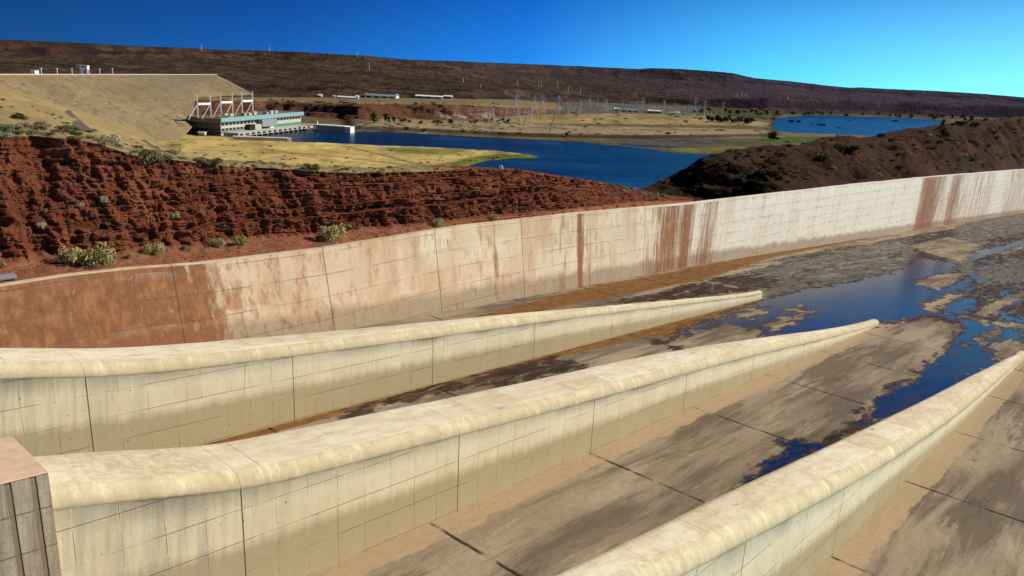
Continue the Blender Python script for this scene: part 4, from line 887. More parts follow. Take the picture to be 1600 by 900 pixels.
# ------------------------------------------------------------------ powerhouse
def powerhouse():
    a = at_z(346, 208.5, 5); b = at_z(471, 195, 5)
    L = math.hypot(b[0] - a[0], b[1] - a[1]); ang = math.atan2(b[1] - a[1], b[0] - a[0])
    ph = empty('powerhouse', (a[0], a[1], 0), ang); tag(ph, 'long turquoise and white powerhouse with strip windows at the foot of the dam', 'powerhouse')
    # local frame: x along the river front, y = away from the river, front at y=0
    D = 46; hgt = 5 + 19.5
    MB().box(0, L, .5, D, -2, hgt - 6).build('wall', M['cream'], ph)
    MB().box(-3, L + 3, -2.2, D + 1, hgt - 5.997, hgt - 5.6).build('eaves', M['conc'], ph)
    MB().box(-3.0, L + 3.0, -2.6, -1.6, hgt - 5.6, hgt - .4).build('fascia', M['turq'], ph)
    MB().box(-2.9, L + 2.9, -1.59, D, hgt - 5.597, hgt - 1.6).build('roof', M['brownroof'], ph)
    MB().box(-.5, -.003, .5, D, 1, hgt - 6.1).build('end_wall', M['endwall'], ph)
    for zz, n_ in ((14.2, 24), (7.6, 12)):
        for k in range(n_):
            x0 = 1 + (L - 2) * k / 24; MB().box(x0, x0 + (L - 2) / 24 - 1.5, .42, .497, zz, zz + 3.0).build('window', M['win'], ph)
    for zz in (14.2, 7.6):
        for k in range(6): MB().box(-.56, -.503, 4 + k * 7, 9 + k * 7, zz, zz + 2.6).build('window', M['win'], ph)
    MB().box(0, L * .52, .36, .495, 4.6, 7.3).build('spandrel', M['turq2'], ph)
    MB().box(L * .56, L, .36, .495, 5.0, 9.6).build('green_panel', M['green'], ph)
    MB().box(L * .56, L, -3.0, .36, 4.2, 4.9).build('walkway', M['green'], ph)
    MB().box(L * .41, L * .60, -7.5, .49, 9.0, 18.2).build('service_block', M['grey'], ph)
    MB().box(L * .33, L * .405, -6.5, .49, 6.0, 12.8).build('stair_block', M['conc'], ph)
    MB().box(L * .27, L * .328, -6.0, .49, 4.5, 13.0).build('shaft', M['dark'], ph)
    MB().box(L * .52, L * .56, -6.0, .30, 4.5, 8.8).build('annex', M['white'], ph)
    dk = MB().box(7, L, -19, -.01, 1.9, 6.0).build('deck', M['conc'], ph)
    for k in range(14):
        x0 = 10 + (L - 14) * k / 14; MB().box(x0, x0 + 7.8, -19.06, -19.003, 2.7, 5.0).build('opening', M['dark'], dk)
    for k in range(15):
        x0 = 9 + (L - 12) * k / 14; MB().box(x0 - .7, x0 + .7, -18.6, -17.2, -3, 1.897).build('pier', M['conc'], ph)
    MB().box(7, L, -15.9, .45, -3, 1.89).build('intake_wall', M['dark'], ph)
    MB().box(7, L - 1, -19.2, -18.9, 6.003, 7.0).build('railing', M['conc'], ph)
    # roof gear: transformers under the portals
    for k in range(9):
        x0 = 6 + k * L / 11; t = MB().box(x0, x0 + 7, 6 + (k % 3) * 4, 11 + (k % 3) * 4, hgt - 1.597, hgt + 1.6 + (k % 2)).build('roof_unit', M['cream'] if k % 3 else M['grey'], ph)
    for k in range(6):
        x0 = -2 + k * 4.5; mb = MB(); mb.bar((x0, 8, hgt - 1.4), (x0 + 3.0, 2, hgt + 1.2), 1.1); mb.build('cable_chute', M['yellow'], ph)
    return ph, L, ang, hgt
ph, PL, PANG, PH_ = powerhouse()
ca_, sa_ = math.cos(PANG), math.sin(PANG)
def ploc(x, y, z=0): return (ph.location[0] + ca_ * x - sa_ * y, ph.location[1] + sa_ * x + ca_ * y, z)
# three white portal frames on its roof, each from its two posts in the picture
PORT = [((309.8, 327.8 + 2.4), (145.5, 181), (162.5, 163.3)), ((346, 364.3), (144.3, 178.5), (160, 161)), ((378.9, 395.5), (143, 175), (158, 159))]
for k, ((xa, xb), (yt, yb), cb) in enumerate(PORT):
    zb = PH_ - 1.6; A = at_z(xa, yb + 3.5, zb); B = at_z(xb, yb + 2.6, zb); d = A[1]
    top = at_d(xa - .6, yt, d)[2]; ht = top - zb; cbz = at_d(xa, cb[0], d)[2] - zb
    cen = (A + B) / 2; dx, dy = (B - A)[:2]; Lx = math.hypot(dx, dy); o = empty('portal_frame', (cen[0], cen[1], zb), math.atan2(dy, dx))
    for s in (-1, 1):
        MB().bar((s * Lx / 2, 0, 0), (s * Lx / 2, 0, ht), 1.5).build('post', M['white'], o)
        MB().bar((s * Lx / 2 - .5, .2, cbz - 1), (s * Lx / 2 - 12.5, 3, -1.5), .7).build('brace', M['white'], o)
    MB().box(-Lx / 2 + .76, Lx / 2 - .76, -.7, .7, cbz - 1.3, cbz + 1.3).build('crossbeam', M['white'], o)
    tag(o, ('white H-shaped steel portal over the dark end of the powerhouse roof', 'white H-shaped steel portal in the middle of the powerhouse row', 'white H-shaped steel portal on the powerhouse roof, farthest right of its row')[k], 'portal frame', 'portal frames on the powerhouse roof')
# river walls
def river_wall(pa, pb, zt, th, label, endw):
    a = at_z(*pa, zt); b = at_z(*pb, zt); L = math.hypot(b[0] - a[0], b[1] - a[1]); o = empty('river_wall', (a[0], a[1], 0), math.atan2(b[1] - a[1], b[0] - a[0]))
    MB().box(0, L, 0, th, -3, zt - .4).build('wall', M['conc'], o); MB().box(-.2, L + .1, -.2, th + .2, zt - .397, zt).build('coping', M['white'], o)
    MB().box(L + .003, L + endw, -.1, th + .1, -3, zt - .41).build('end_block', M['white'], o); tag(o, label, 'river wall', 'concrete walls beside the tailrace'); return o
river_wall((364, 213), (449, 215.5), 6.5, 7, 'low dark faced concrete wall with white end in front of the powerhouse', 4)
river_wall((494, 194.6), (539, 197.6), 9, 16, 'dark faced concrete wall with white right end beyond the powerhouse, by the red bluff', 8)
a = at_z(470, 194.5, 9); b = at_z(495, 195, 9)
o = empty('foot_bridge', a); mb = MB(); mb.bar((0, 0, 0), (b[0] - a[0], b[1] - a[1], 0), 1.6); mb.build('deck', M['conc'], o); mb = MB(); mb.bar((0, 0, 1.8), (b[0] - a[0], b[1] - a[1], 1.8), .3); mb.build('railing', M['conc'], o); tag(o, 'thin concrete footbridge between the powerhouse and a river wall', 'bridge')
p = at_z(494.5, 194.5, 9); o = empty('gauge_hut', (p[0], p[1], 9)); MB().box(-1.8, 1.8, -1.8, 1.8, 0, 4.6).build('wall', M['white'], o); MB().box(-2.1, 2.1, -2.1, 2.1, 4.603, 5).build('roof', M['cream'], o); tag(o, 'tiny white hut on the river wall right of the powerhouse', 'hut')
p = at_z(316, 209.5, 4); o = empty('small_shed', (p[0], p[1], 3)); MB().box(-4, 4, -3, 3, 0, 3).build('wall', M['cream'], o); MB().box(-4.6, 4.6, -3.6, 3.6, 3.003, 3.7).build('roof', M['white'], o); tag(o, 'small white roofed shed below the dark end of the powerhouse', 'shed')

# ------------------------------------------------------------------ buildings
def gable(name, px0, px1, py, depth, hw, roofm, wallm, label, cat, nwin=0, rise=2.5, winmat='dark', drop=0.0):
    A = hit(px0, py, ALL); B = hit(px1, py, ALL)
    if A is None or B is None: return
    A = np.array(A); d = A[1]; W_ = (px1 - px0) / F * math.hypot(d, A[0]) ; o = empty(name, (A[0], A[1], min(A[2], B[2]) - .3), math.radians(-2))
    x1 = W_; MB().box(0, x1, 0, depth, -3, hw).build('wall', M[wallm], o)
    mb = MB(); e = .8; mb.add([(-e, -e, hw + .003), (x1 + e, -e, hw + .003), (x1 + e, depth / 2, hw + rise), (-e, depth / 2, hw + rise), (-e, depth + e, hw + .003), (x1 + e, depth + e, hw + .003)], [(0, 1, 2, 3), (3, 2, 5, 4), (0, 3, 4), (1, 5, 2), (0, 4, 5, 1)]); mb.build('roof', M[roofm], o)
    for k in range(nwin):
        q = x1 * (k + .25) / nwin; MB().box(q, q + x1 / nwin * .5, -.08, -.004, hw * .15, hw * .75).build('window', M[winmat], o)
    tag(o, label, cat); return o
gable('warehouse', 570, 617, 152.5, 34, 6.2, 'blueroof', 'white', 'wide blue-grey roofed warehouse with open front on the red bluff', 'warehouse', 4)
gable('warehouse_annex', 617.5, 621.5, 151.5, 12, 4, 'cream', 'cream', 'small cream annex at the right end of the blue-grey warehouse', 'annex', 1)
gable('long_hangar', 649, 689, 153, 16, 5.2, 'white', 'grey', 'long low white roofed hangar on the bluff, right of the warehouse', 'hangar', 3, 2.6)
gable('white_shed', 693, 706, 152.5, 10, 3.6, 'white', 'cream', 'small white shed just right of the long hangar', 'shed', 1)
gable('white_cabin', 497, 502, 151.5, 8, 4, 'white', 'white', 'lone white cabin on the bluff above the river wall', 'cabin', 1)
gable('pump_house', 520, 523, 153.5, 6, 4.5, 'cream', 'cream', 'cream block at the left end of the long low conveyor shed', 'pump house', 0)
gable('conveyor_shed', 527, 555, 153.6, 8, 3.2, 'white', 'grey', 'long thin white roofed shed between cream block and white block on the bluff', 'shed', 5)
gable('white_block', 555.3, 559.5, 154, 7, 4.4, 'white', 'white', 'white cubic block at the right end of the thin long shed', 'block', 0)
SUBG = [('switch_house', 959, 967, 172.5, 12, 5, 'white', 'white', 'leftmost white switch house among the substation frames', 'switch house', 1),
        ('control_building', 970, 995, 174.5, 16, 6, 'blueroof', 'white', 'largest white control building with grey roof in the substation', 'control building', 5),
        ('control_annex', 1012, 1032, 176.5, 14, 6.5, 'white', 'cream', 'tall cream control annex in the substation with a dark window row', 'annex', 4),
        ('store_house', 1043, 1054, 178.5, 12, 4, 'blueroof', 'white', 'low store house with grey roof at the right of the substation', 'store house', 2),
        ('transformer_house', 1055.5, 1061, 178.8, 9, 5.5, 'white', 'white', 'small bright white transformer house at the right end of the substation', 'transformer house', 0),
        ('farm_house', 1174, 1183, 172, 12, 4.5, 'redroof', 'cream', 'red roofed farm house below the far dark escarpment', 'house', 2), ('farm_barn', 1193, 1200, 173, 10, 3.5, 'redroof', 'cream', 'small red roofed barn right of the farm house', 'barn', 0)]
for g_ in SUBG: gable(*g_)
for px, py, lb in ((1230, 222.5, 'dark flat roofed hide on the green shore, left of two'), (1256, 225, 'dark flat roofed hide on the green shore nearest the scrub hill')):
    p = hit(px, py, [TR_val])
    if p:
        o = empty('bird_hide', (p[0], p[1], max(p[2], -.2)))
        for sx in (-1, 1):
            for sy in (-1, 1): MB().box(sx * 2.6 - .2, sx * 2.6 + .2, sy * 2 - .2, sy * 2 + .2, -1, 2.2).build('leg', M['wood'], o)
        MB().box(-3.3, 3.3, -2.6, 2.6, 2.203, 2.8).build('roof', M['grey'], o); MB().box(-2.4, 2.4, -1.8, 1.8, .4, 2.19).build('cabin', M['dark'], o); tag(o, lb, 'hide')

# ------------------------------------------------------------------ pylons and poles
def lattice_mast(mb, a, b, w0, w1, n_, t):
    a = Vector(a); b = Vector(b); pts = []
    for k in range(n_ + 1):
        s = k / n_; c = a.lerp(b, s); w = w0 + (w1 - w0) * s; pts.append([c + Vector((i * w / 2, j * w / 2, 0)) for i, j in ((-1, -1), (1, -1), (1, 1), (-1, 1))])
    for k in range(n_):
        for q in range(4):
            mb.bar(pts[k][q], pts[k + 1][q], t); mb.bar(pts[k][q], pts[k + 1][(q + 1) % 4], t * .6)
def guyed_pylon(px, yb, yt, label, wid=.62):
    p = hit(px, yb, ALL)
    if p is None: return
    d = p[1]; h = at_d(px, yt, d)[2] - p[2]; o = empty('guyed_pylon', p, math.radians(-20)); W_ = h * wid
    for s in (-1, 1):
        mb = MB(); lattice_mast(mb, (s * .8, 0, 0), (s * W_ * .36, 0, h * .86), .9, 1.5, 7, .26); mb.build('leg', M['lattice'], o)
        mb = MB(); mb.bar((s * W_ * .36, 0, h * .86), (s * W_ * .55, 14, 0), .14); mb.bar((s * W_ * .36, 0, h * .86), (s * W_ * .55, -14, 0), .14); mb.build('guy_wire', M['lattice'], o)
        mb = MB(); lattice_mast(mb, (s * W_ * .36, 0, h * .9), (s * W_ * .36, 0, h), 1.4, .3, 2, .18); mb.build('peak', M['lattice'], o)
    mb = MB()
    for k in range(10):
        x0 = -W_ / 2 + W_ * k / 10; x1 = x0 + W_ / 10
        for yy in (-.9, .9):
            mb.bar((x0, yy, h * .86), (x1, yy, h * .86), .24); mb.bar((x0, yy, h * .91), (x1, yy, h * .91), .24); mb.bar((x0, yy, h * .86), (x1, yy, h * .91), .16)
    mb.build('crossarm', M['lattice'], o)
    for k in (-1, 0, 1): MB().bar((k * W_ * .46, 0, h * .86), (k * W_ * .46, 0, h * .74), .35).build('insulator', M['dark'], o)
    tag(o, label, 'pylon', 'steel pylons of the power lines')
def tower_pylon(px, yb, yt, label):
    p = hit(px, yb, ALL)
    if p is None: return
    d = p[1]; h = at_d(px, yt, d)[2] - p[2]; o = empty('lattice_pylon', p, math.radians(20))
    mb = MB(); lattice_mast(mb, (0, 0, 0), (0, 0, h * .62), h * .2, h * .07, 5, h * .008 + .16); lattice_mast(mb, (0, 0, h * .62), (0, 0, h), h * .07, h * .015, 4, h * .007 + .16); mb.build('tower', M['lattice'], o)
    for zz, ww in ((.64, .26), (.77, .22), (.90, .17)):
        mb = MB()
        for yy in (-1, 1): mb.bar((-h * ww, 0, h * zz), (h * ww, 0, h * zz), .3); mb.bar((-h * ww, 0, h * zz), (0, yy * .6, h * (zz + .05)), .2); mb.bar((h * ww, 0, h * zz), (0, yy * .6, h * (zz + .05)), .2)
        mb.build('crossarm', M['lattice'], o)
    tag(o, label, 'pylon', 'steel pylons of the power lines')
guyed_pylon(857, 209, 148, 'tallest V-shaped guyed steel pylon standing on the river bank')
guyed_pylon(816, 203, 163, 'V-shaped guyed pylon next left of the tallest one')
guyed_pylon(776, 196, 164, 'guyed pylon by the right end of the red bluff', .7)
guyed_pylon(842, 186, 150, 'guyed pylon up behind the tallest one', .7)
guyed_pylon(926, 172, 152, 'squat guyed pylon left of the white substation buildings', .9)
tower_pylon(805, 184, 147, 'slender lattice tower with three arms on the rise behind the bluff end')
tower_pylon(871, 178, 149, 'slender lattice tower with three arms right of the tall guyed pylon')
tower_pylon(1003, 172, 152, 'lattice tower between the control building and the cream annex')
tower_pylon(1085, 175, 152, 'lattice tower with three arms beyond the right end of the substation')
for px, yb, yt, lb in ((764, 196, 172, 'thin lattice tower at the foot of the bluff end, left of the guyed pylons'), (790, 190, 168, 'thin lattice tower between two guyed pylons left of the tall one'), (829, 192, 166, 'thin lattice tower just left of the tallest guyed pylon'), (887, 186, 162, 'thin lattice tower in the yellow grass right of the tall guyed pylon'),
                        (906, 178, 157, 'thin lattice tower left of the squat guyed pylon'), (946, 174, 153, 'lattice tower left of the leftmost switch house'), (1036, 176, 156, 'lattice tower just right of the cream annex'), (1100, 177, 158, 'lattice tower above the dense tree row'), (1128, 178, 160, 'farthest right lattice tower near the escarpment foot')): tower_pylon(px, yb, yt, lb)
def sub_portal(px, yb, hh, ww):
    p = hit(px, yb, ALL)
    if p is None: return
    o = empty('substation_frame', p, math.radians(U_(-25, 25)))
    for s in (-1, 1):
        mb = MB(); lattice_mast(mb, (s * ww / 2, 0, 0), (s * ww / 2, 0, hh), 1.4, .6, 4, .32); mb.build('post', M['lattice'], o)
    mb = MB()
    for k in range(7):
        x0 = -ww / 2 + ww * k / 7; x1 = x0 + ww / 7; mb.bar((x0, 0, hh * .92), (x1, 0, hh * .92), .25); mb.bar((x0, 0, hh * .82), (x1, 0, hh * .82), .25); mb.bar((x0, 0, hh * .82), (x1, 0, hh * .92), .16)
    mb.build('beam', M['lattice'], o)
    tag(o, 'grey steel portal frame among the substation switchgear', 'substation frame', 'portal frames of the substation')
for k in range(34):
    sub_portal(U_(885, 1110), 0, 0, 0) if False else None
random.seed(21)
for k in range(64):
    px = 880 + 235 * (k + rnd()) / 64; yb = ip(px, [(880, 168), (1000, 171), (1110, 177)]) + U_(-5, 8)
    sub_portal(px, yb, U_(9, 19), U_(10, 26))
def pole(px, yb, yt, label, cross=True):
    p = hit(px, yb, ALL)
    if p is None: return
    d = p[1]; h = at_d(px, yt, d)[2] - p[2]; o = empty('power_pole', p, math.radians(U_(-30, 30)))
    mb = MB(); mb.cone((0, 0, -2), (0, 0, h), .95, .55, 6); mb.build('pole', M['white'], o)
    if cross: MB().box(-h * .16, h * .16, -.4, .4, h * .84, h * .90).build('crossarm', M['lattice'], o)
    tag(o, label, 'power pole', 'pale power poles on the brown hillside')
for px, yb, yt, lb in ((577, 109, 98, 'pale power pole high on the hillside above the bluff warehouse'), (724, 128, 120, 'lone pale power pole upslope right of the long hangar'), (751, 137, 131, 'short pale pole on the slope midway between hangar and pylons'), (808.5, 133, 125, 'pale power pole straight above the slender lattice tower'), (841.5, 136, 129.5, 'left post of the close pair of poles on the hillside'), (845.5, 136, 130, 'right post of the close pair of poles on the hillside'),
                       (870.5, 138, 125, 'tallest pale pole on the hillside above the pylons'), (887.5, 146, 134, 'bright power pole right of the tallest hillside pole'), (906.5, 148, 137, 'thin power pole right of the bright hillside pole'), (990, 152, 144, 'left one of two thin poles above the control building'), (994, 152, 145, 'right one of two thin poles above the control building'),
                       (1011, 148, 142, 'thin pole on the slope above the cream annex'), (1059, 150, 142, 'power pole on the slope above the store house'), (1151.5, 151, 143, 'first of three white tipped poles on the hillside'), (1158.5, 151, 143, 'middle of three white tipped poles on the hillside'), (1165.5, 151, 143, 'last of three white tipped poles on the hillside'), (1231, 155, 148, 'lone pole on the hillside above the blue lagoon'),
                       (315, 79, 69, 'left tiny pole standing on the skyline above the dam'), (421, 81, 71, 'right tiny pole standing on the skyline beyond the dam'), (558, 89, 77, 'pole on the skyline left of the distant hump')):
    pole(px, yb, yt, lb)

# ------------------------------------------------------------------ plants
def shrub_mesh(name, lumps, leaves, size, flat=.75, seed=0, open_=.25):
    r = random.Random(seed); mb = MB(); cs = []
    for k in range(lumps):
        a = r.random() * 6.283; q = math.sqrt(r.random()) * .68; cs.append((q * math.cos(a), q * math.sin(a), r.uniform(.12, .66) * flat, r.uniform(.17, .34)))
    for k in range(leaves):
        cx, cy, cz, cr = cs[k % lumps]
        d = Vector((r.gauss(0, 1), r.gauss(0, 1), r.gauss(.35, 1))).normalized(); p = Vector((cx, cy, cz)) + d * cr * (r.uniform(.55, 1.08) + (open_ if r.random() < .1 else 0))
        if p.z < -.05: p.z = abs(p.z) * .3
        s = size * r.uniform(.6, 1.4); n_ = (d + Vector((r.gauss(0, .7), r.gauss(0, .7), r.gauss(0, .7)))).normalized(); x = n_.orthogonal().normalized(); x.rotate(Matrix.Rotation(r.random() * 6.28, 3, n_)); y = n_.cross(x)
        mb.add([p - x * s, p - y * s * .45, p + x * s, p + y * s * .45], [(0, 1, 2, 3)])
    for k in range(5):
        a = r.random() * 6.28; mb.bar((0, 0, -.25), (.45 * math.cos(a), .45 * math.sin(a), .4 * flat), .035)
    return mb.mesh(name)
SH = {}
for kind, mat in (('y', 'yshrub'), ('p', 'pshrub'), ('g', 'gshrub'), ('d', 'dshrub'), ('o', 'oshrub')):
    SH[kind] = []
    for k in range(3):
        me = shrub_mesh('shrub', 12 + 5 * k, 2200 if kind in 'yp' else 700, .05 if kind in 'yp' else .085, .8, 11 * k + ord(kind)); me.materials.append(M[mat]); SH[kind].append(me)
def shrub(kind, p, size, label, group, name='shrub', squash=1.0):
    o = bpy.data.objects.new(name, random.choice(SH[kind])); C.objects.link(o); o.location = p; o.rotation_euler = (0, 0, U_(0, 6.28)); o.scale = (size, size * U_(.85, 1.15), size * squash * U_(.85, 1.1)); tag(o, label, 'shrub', group); return o
def put(kind, px, py, wpx, label, group, trees=None, name='shrub', squash=1.0, sink=.06):
    p = hit(px, py, trees or ALL)
    if p is None: return None
    dist = (p - Vector(EYE)).length; size = wpx / F * dist / 1.75
    return shrub(kind, (p[0], p[1], p[2] - sink * size), size, label, group, name, squash)
random.seed(5)
TC = [TR_cliff]; gb = 'shrubs on the earth bench above the retaining wall'; gc = 'shrubs clinging to the red cliff face'
for kind, px, py, w, lb in (('y', 111, 411, 44, 'wide yellow-green bush, left one of the large touching pair on the red bench'), ('y', 164, 414, 56, 'largest yellow-green bush, right one of the touching pair on the red bench'), ('p', 201, 403, 16, 'small sparse pale bush right of the largest bench bush'),
                             ('y', 241, 396, 32, 'round yellow-green bush with dark shadow between the large pair and the low pair'), ('p', 260, 392, 12, 'tiny bush touching the round one on the bench'), ('y', 339, 385, 28, 'left one of two low yellow bushes at the cliff foot'), ('y', 376, 383, 26, 'right one of two low yellow bushes at the cliff foot'),
                             ('y', 521, 375, 48, 'big bright green-yellow bush alone at the bench edge over the pale wall'), ('p', 546, 355, 9, 'tiny pale bush above the big lone bench bush'), ('p', 686, 353, 21, 'round pale bush in mid bench right of the big lone one'), ('y', 772, 342, 17, 'small round bush farthest right on the bench'), ('g', 3, 417, 16, 'bush cut by the left picture edge on the bench'), ('g', 290, 391, 16, 'dull grey tuft at the cliff foot left of the low pair')):
    put(kind, px, py, w, lb, gb, TC, squash=1.25)
for kind, px, py, w, lb in (('p', 67, 356, 12, 'pale bush low on the left part of the cliff face'), ('p', 126, 324, 11, 'pale bush high on the cliff, left of two'), ('p', 162, 315, 10, 'pale bush high on the cliff, right of two'), ('y', 271, 343, 19, 'biggest bush on the cliff face with long dark shadow'), ('p', 169, 352, 7, 'tiny twig bush in the cliff middle'), ('g', 69, 332, 8, 'small grey bush on the left cliff face')):
    put(kind, px, py, w * 1.15, lb, gc, TC, squash=1.4)
# along the brow of the cliff
random.seed(8)
BR = [('o', 26, 185, 30, 'dark green round bush on the yellow slope at far left'), ('g', 5, 207, 30, 'grey bush at the left picture edge on the cliff brow'), ('g', 45, 200, 26, 'grey-green bush on the brow right below the dark green one'), ('g', 66, 198, 24, 'grey bush on the brow beside a yellow grass patch'), ('p', 170, 221, 40, 'large silvery bush on the brow where the cliff steps down'), ('g', 228, 252, 46, 'big grey bush spilling over the cliff edge'), ('o', 486, 265, 34, 'olive bush on the cliff brow above the strata'), ('o', 809, 268, 15, 'small green bush beside a white boulder on the brow')]
for q in BR: put(*q[:4], q[4], 'bushes along the brow of the red cliff', [TR_cliff, TR_slope], squash=.7)
for k in range(170):
    px = (U_(-10, 340) if k < 90 else U_(300, 640)) if k < 150 else U_(640, 1040); yy = ip(px, CT) + U_(-7, 3) + (U_(-16, 0) if px < 140 else U_(-5, 0))
    put(random.choice('ggpgo'), px, yy, U_(6, 20) * (1.35 if px < 340 else .65), 'low grey-green scrub bush on the brow of the red cliff', 'scrub along the brow of the red cliff', [TR_cliff, TR_slope], 'sagebrush', squash=.6)
for k in range(46):
    px = U_(0, 250); yy = U_(ip(px, [(0, 145), (100, 185), (250, 232)]), ip(px, CT) - 6)
    put(random.choice('ggd'), px, yy, U_(3, 9), 'small scrub tuft on the yellow slope below the dam', 'tufts on the yellow slope', [TR_slope], 'scrub_tuft', squash=.7)
for k in range(26):
    px = U_(960, 1045); put(random.choice('ppg'), px, ip(px, [(960, 292), (1040, 309)]) + U_(-6, 6), U_(5, 12), 'pale tuft where the red cliff runs out beside the scrub hill', 'pale tufts at the end of the cliff', [TR_cliff], 'scrub_tuft', squash=.7)
# the dark scrub hill
random.seed(9); TH = [TR_hill]
for kind, px, py, w, lb in (('p', 1504, 243, 17, 'brightest pale bush on the ribbed right flank of the scrub hill'), ('p', 1367, 263, 10, 'pale round tuft low on the hill, right of two'), ('p', 1302, 263, 10, 'pale round tuft low on the hill, left of two'), ('o', 1284, 246, 26, 'olive bush in a hollow at the middle of the scrub hill'), ('o', 1390, 219, 14, 'olive bush on the crest of the scrub hill'), ('d', 1377, 213, 16, 'black looking bush on the crest of the scrub hill'), ('p', 1405, 225, 14, 'pale pair of tufts under the hill crest'), ('p', 1483, 218, 11, 'pale tuft under the crest near the right flank'), ('o', 1130, 265, 34, 'broad olive bush on the dark left nose of the hill'), ('o', 1075, 282, 14, 'small green bush low on the left nose of the hill'), ('y', 1095, 280, 9, 'small yellowish bush low on the left nose of the hill'), ('p', 1373, 274, 12, 'flat pale tuft just above the wall top'), ('d', 1210, 272, 22, 'dark bush at the hill foot above the white wall'), ('d', 1320, 235, 40, 'wide dark bush patch on the hill face')):
    put(kind, px, py, w, lb, 'bushes on the dark scrub hill', TH, squash=.7)
for k in range(190):
    px = 1005 + 595 * math.sqrt(rnd()) if k % 2 else U_(1010, 1240); t = rnd(); yy = ip(px, SK) + 2 + (ip(px, WT) - ip(px, SK) - 4) * t
    put(random.choice('ddddog' if px < 1250 else 'ddggop'), px, yy, U_(4, 16) * (1.2 if px < 1250 else .75), 'low dark scrub bush on the slope of the scrub hill', 'scrub on the dark hill', TH, 'scrub_bush', squash=.6)
# tufts on the valley flats
for k in range(90):
    px = U_(280, 790); yy = U_(ip(px, [(280, 222), (560, 230), (790, 243)]), ip(px, CT) - 1)
    put(random.choice('ggod'), px, yy, U_(2, 8), 'dull tuft on the straw coloured flat by the river', 'tufts on the straw flat', [TR_val], 'scrub_tuft', squash=.5)
for k in range(190):
    px = U_(560, 1210); yy = U_(ip(px, [(560, 195), (760, 188), (900, 176), (1200, 182)]), ip(px, [(560, 201), (800, 210), (1200, 213)]))
    put(random.choice('ggddo'), px, yy, U_(2, 9), 'small dull scrub bush on the flats beyond the river', 'scrub on the flats beyond the river', [TR_val], 'low_bush', squash=.55)
for k in range(60):
    px = U_(420, 780); yy = ip(px, [(420, 158), (780, 164)]) + U_(-3, 10)
    put(random.choice('ggod'), px, yy, U_(3, 8), 'olive scrub bush on the top edge of the bluff', 'scrub on the bluff', [TR_bl], 'low_bush', squash=.7)
# trees
def tree_mesh(seed, leaves=520, tall=1.0):
    r = random.Random(seed); mb = MB(); cs = []
    for k in range(9):
        a = r.random() * 6.283; q = r.random() * .3; cs.append((q * math.cos(a), q * math.sin(a), r.uniform(.28, .86), r.uniform(.13, .23)))
    for k in range(leaves):
        cx, cy, cz, cr = cs[k % 9]; d = Vector((r.gauss(0, 1), r.gauss(0, 1), r.gauss(0, 1))).normalized(); p = Vector((cx, cy, cz)) + d * cr * r.uniform(.5, 1.1); s = r.uniform(.04, .075)
        x = d.orthogonal().normalized(); x.rotate(Matrix.Rotation(r.random() * 6.28, 3, d)); y = d.cross(x); mb.add([p - x * s, p - y * s * .7, p + x * s, p + y * s * .7], [(0, 1, 2, 3)])
    t = MB(); t.cone((0, 0, -.05), (0, 0, .5), .028, .015, 6)
    for k in range(4):
        a = k * 1.6 + r.random(); t.cone((0, 0, .25 + .06 * k), (.2 * math.cos(a), .2 * math.sin(a), .5 + .07 * k), .013, .006, 5)
    return mb.mesh('crown'), t.mesh('trunk')
TM = {}
for kind, mt in (('tree', 'tree'), ('ltree', 'ltree')):
    TM[kind] = []
    for k in range(4):
        c, t = tree_mesh(40 + k); c.materials.append(M[mt]); t.materials.append(M['wood']); TM[kind].append((c, t))
def tree(kind, px, py, hpx, wpx, label, group):
    p = hit(px, py, ALL)
    if p is None or p[2] < -1.0 and group != 'islets': return
    s = hpx / F * (p - Vector(EYE)).length; w = wpx / F * (p - Vector(EYE)).length / .8; o = empty('tree', (p[0], p[1], max(p[2], -.3)), U_(0, 6.28)); c, t = random.choice(TM[kind]); o.scale = (w, w, s)
    link('crown', c, None, o); link('trunk', t, None, o); tag(o, label, 'tree', group)
random.seed(14); gt = 'trees along the river and lagoon'
for kind, px, py, h, w, lb in (('ltree', 584, 193, 19, 19, 'broad green tree at the foot of the red bluff'), ('tree', 602, 192.5, 16, 9, 'dark slim tree right of the broad green one'), ('ltree', 608, 192.5, 11, 7, 'left of two small light green trees under the bluff'), ('ltree', 615.5, 192.5, 11, 7, 'right of two small light green trees under the bluff'), ('ltree', 630, 192.5, 9, 14, 'yellowish round tree under the bluff, farthest right of the light ones'), ('tree', 1208, 219.5, 13, 21, 'single round dark tree on the green shore left of the lagoon'), ('tree', 885, 214, 8, 9, 'small dark tree on the far river bank below the pylons'), ('tree', 662, 206, 5, 9, 'tiny bush-like tree on the river bank below the bluff')):
    tree(kind, px, py, h, w, lb, gt)
for k in range(13): tree('tree', 1107 + 66 * k / 12 + U_(-2, 2), 189 + 5 * k / 12 + U_(-1, 1.5), U_(8, 12), U_(9, 15), 'dark tree in the dense row left of the lagoon', 'dense tree row left of the lagoon')
for k in range(52): tree(random.choice(['tree', 'tree', 'ltree']), U_(1110, 1520), 0, 0, 0, '', '') if False else None
for k in range(60):
    px = U_(1085, 1540); yy = ip(px, [(1085, 176), (1200, 180), (1350, 181.5), (1540, 190)]) + U_(-3.5, 1.2); tree(random.choice(['tree', 'tree', 'ltree']), px, yy, U_(3, 6.5), U_(4, 10), 'small green tree on the far lagoon shore under the escarpment', 'trees on the far lagoon shore')
for k in range(22):
    px = U_(640, 800); tree(random.choice(['tree', 'ltree']), px, ip(px, [(640, 193), (800, 190)]) + U_(-1.5, 2), U_(3, 6), U_(4, 10), 'low green tree along the foot of the pale rock bluff', 'low trees at the bluff foot')
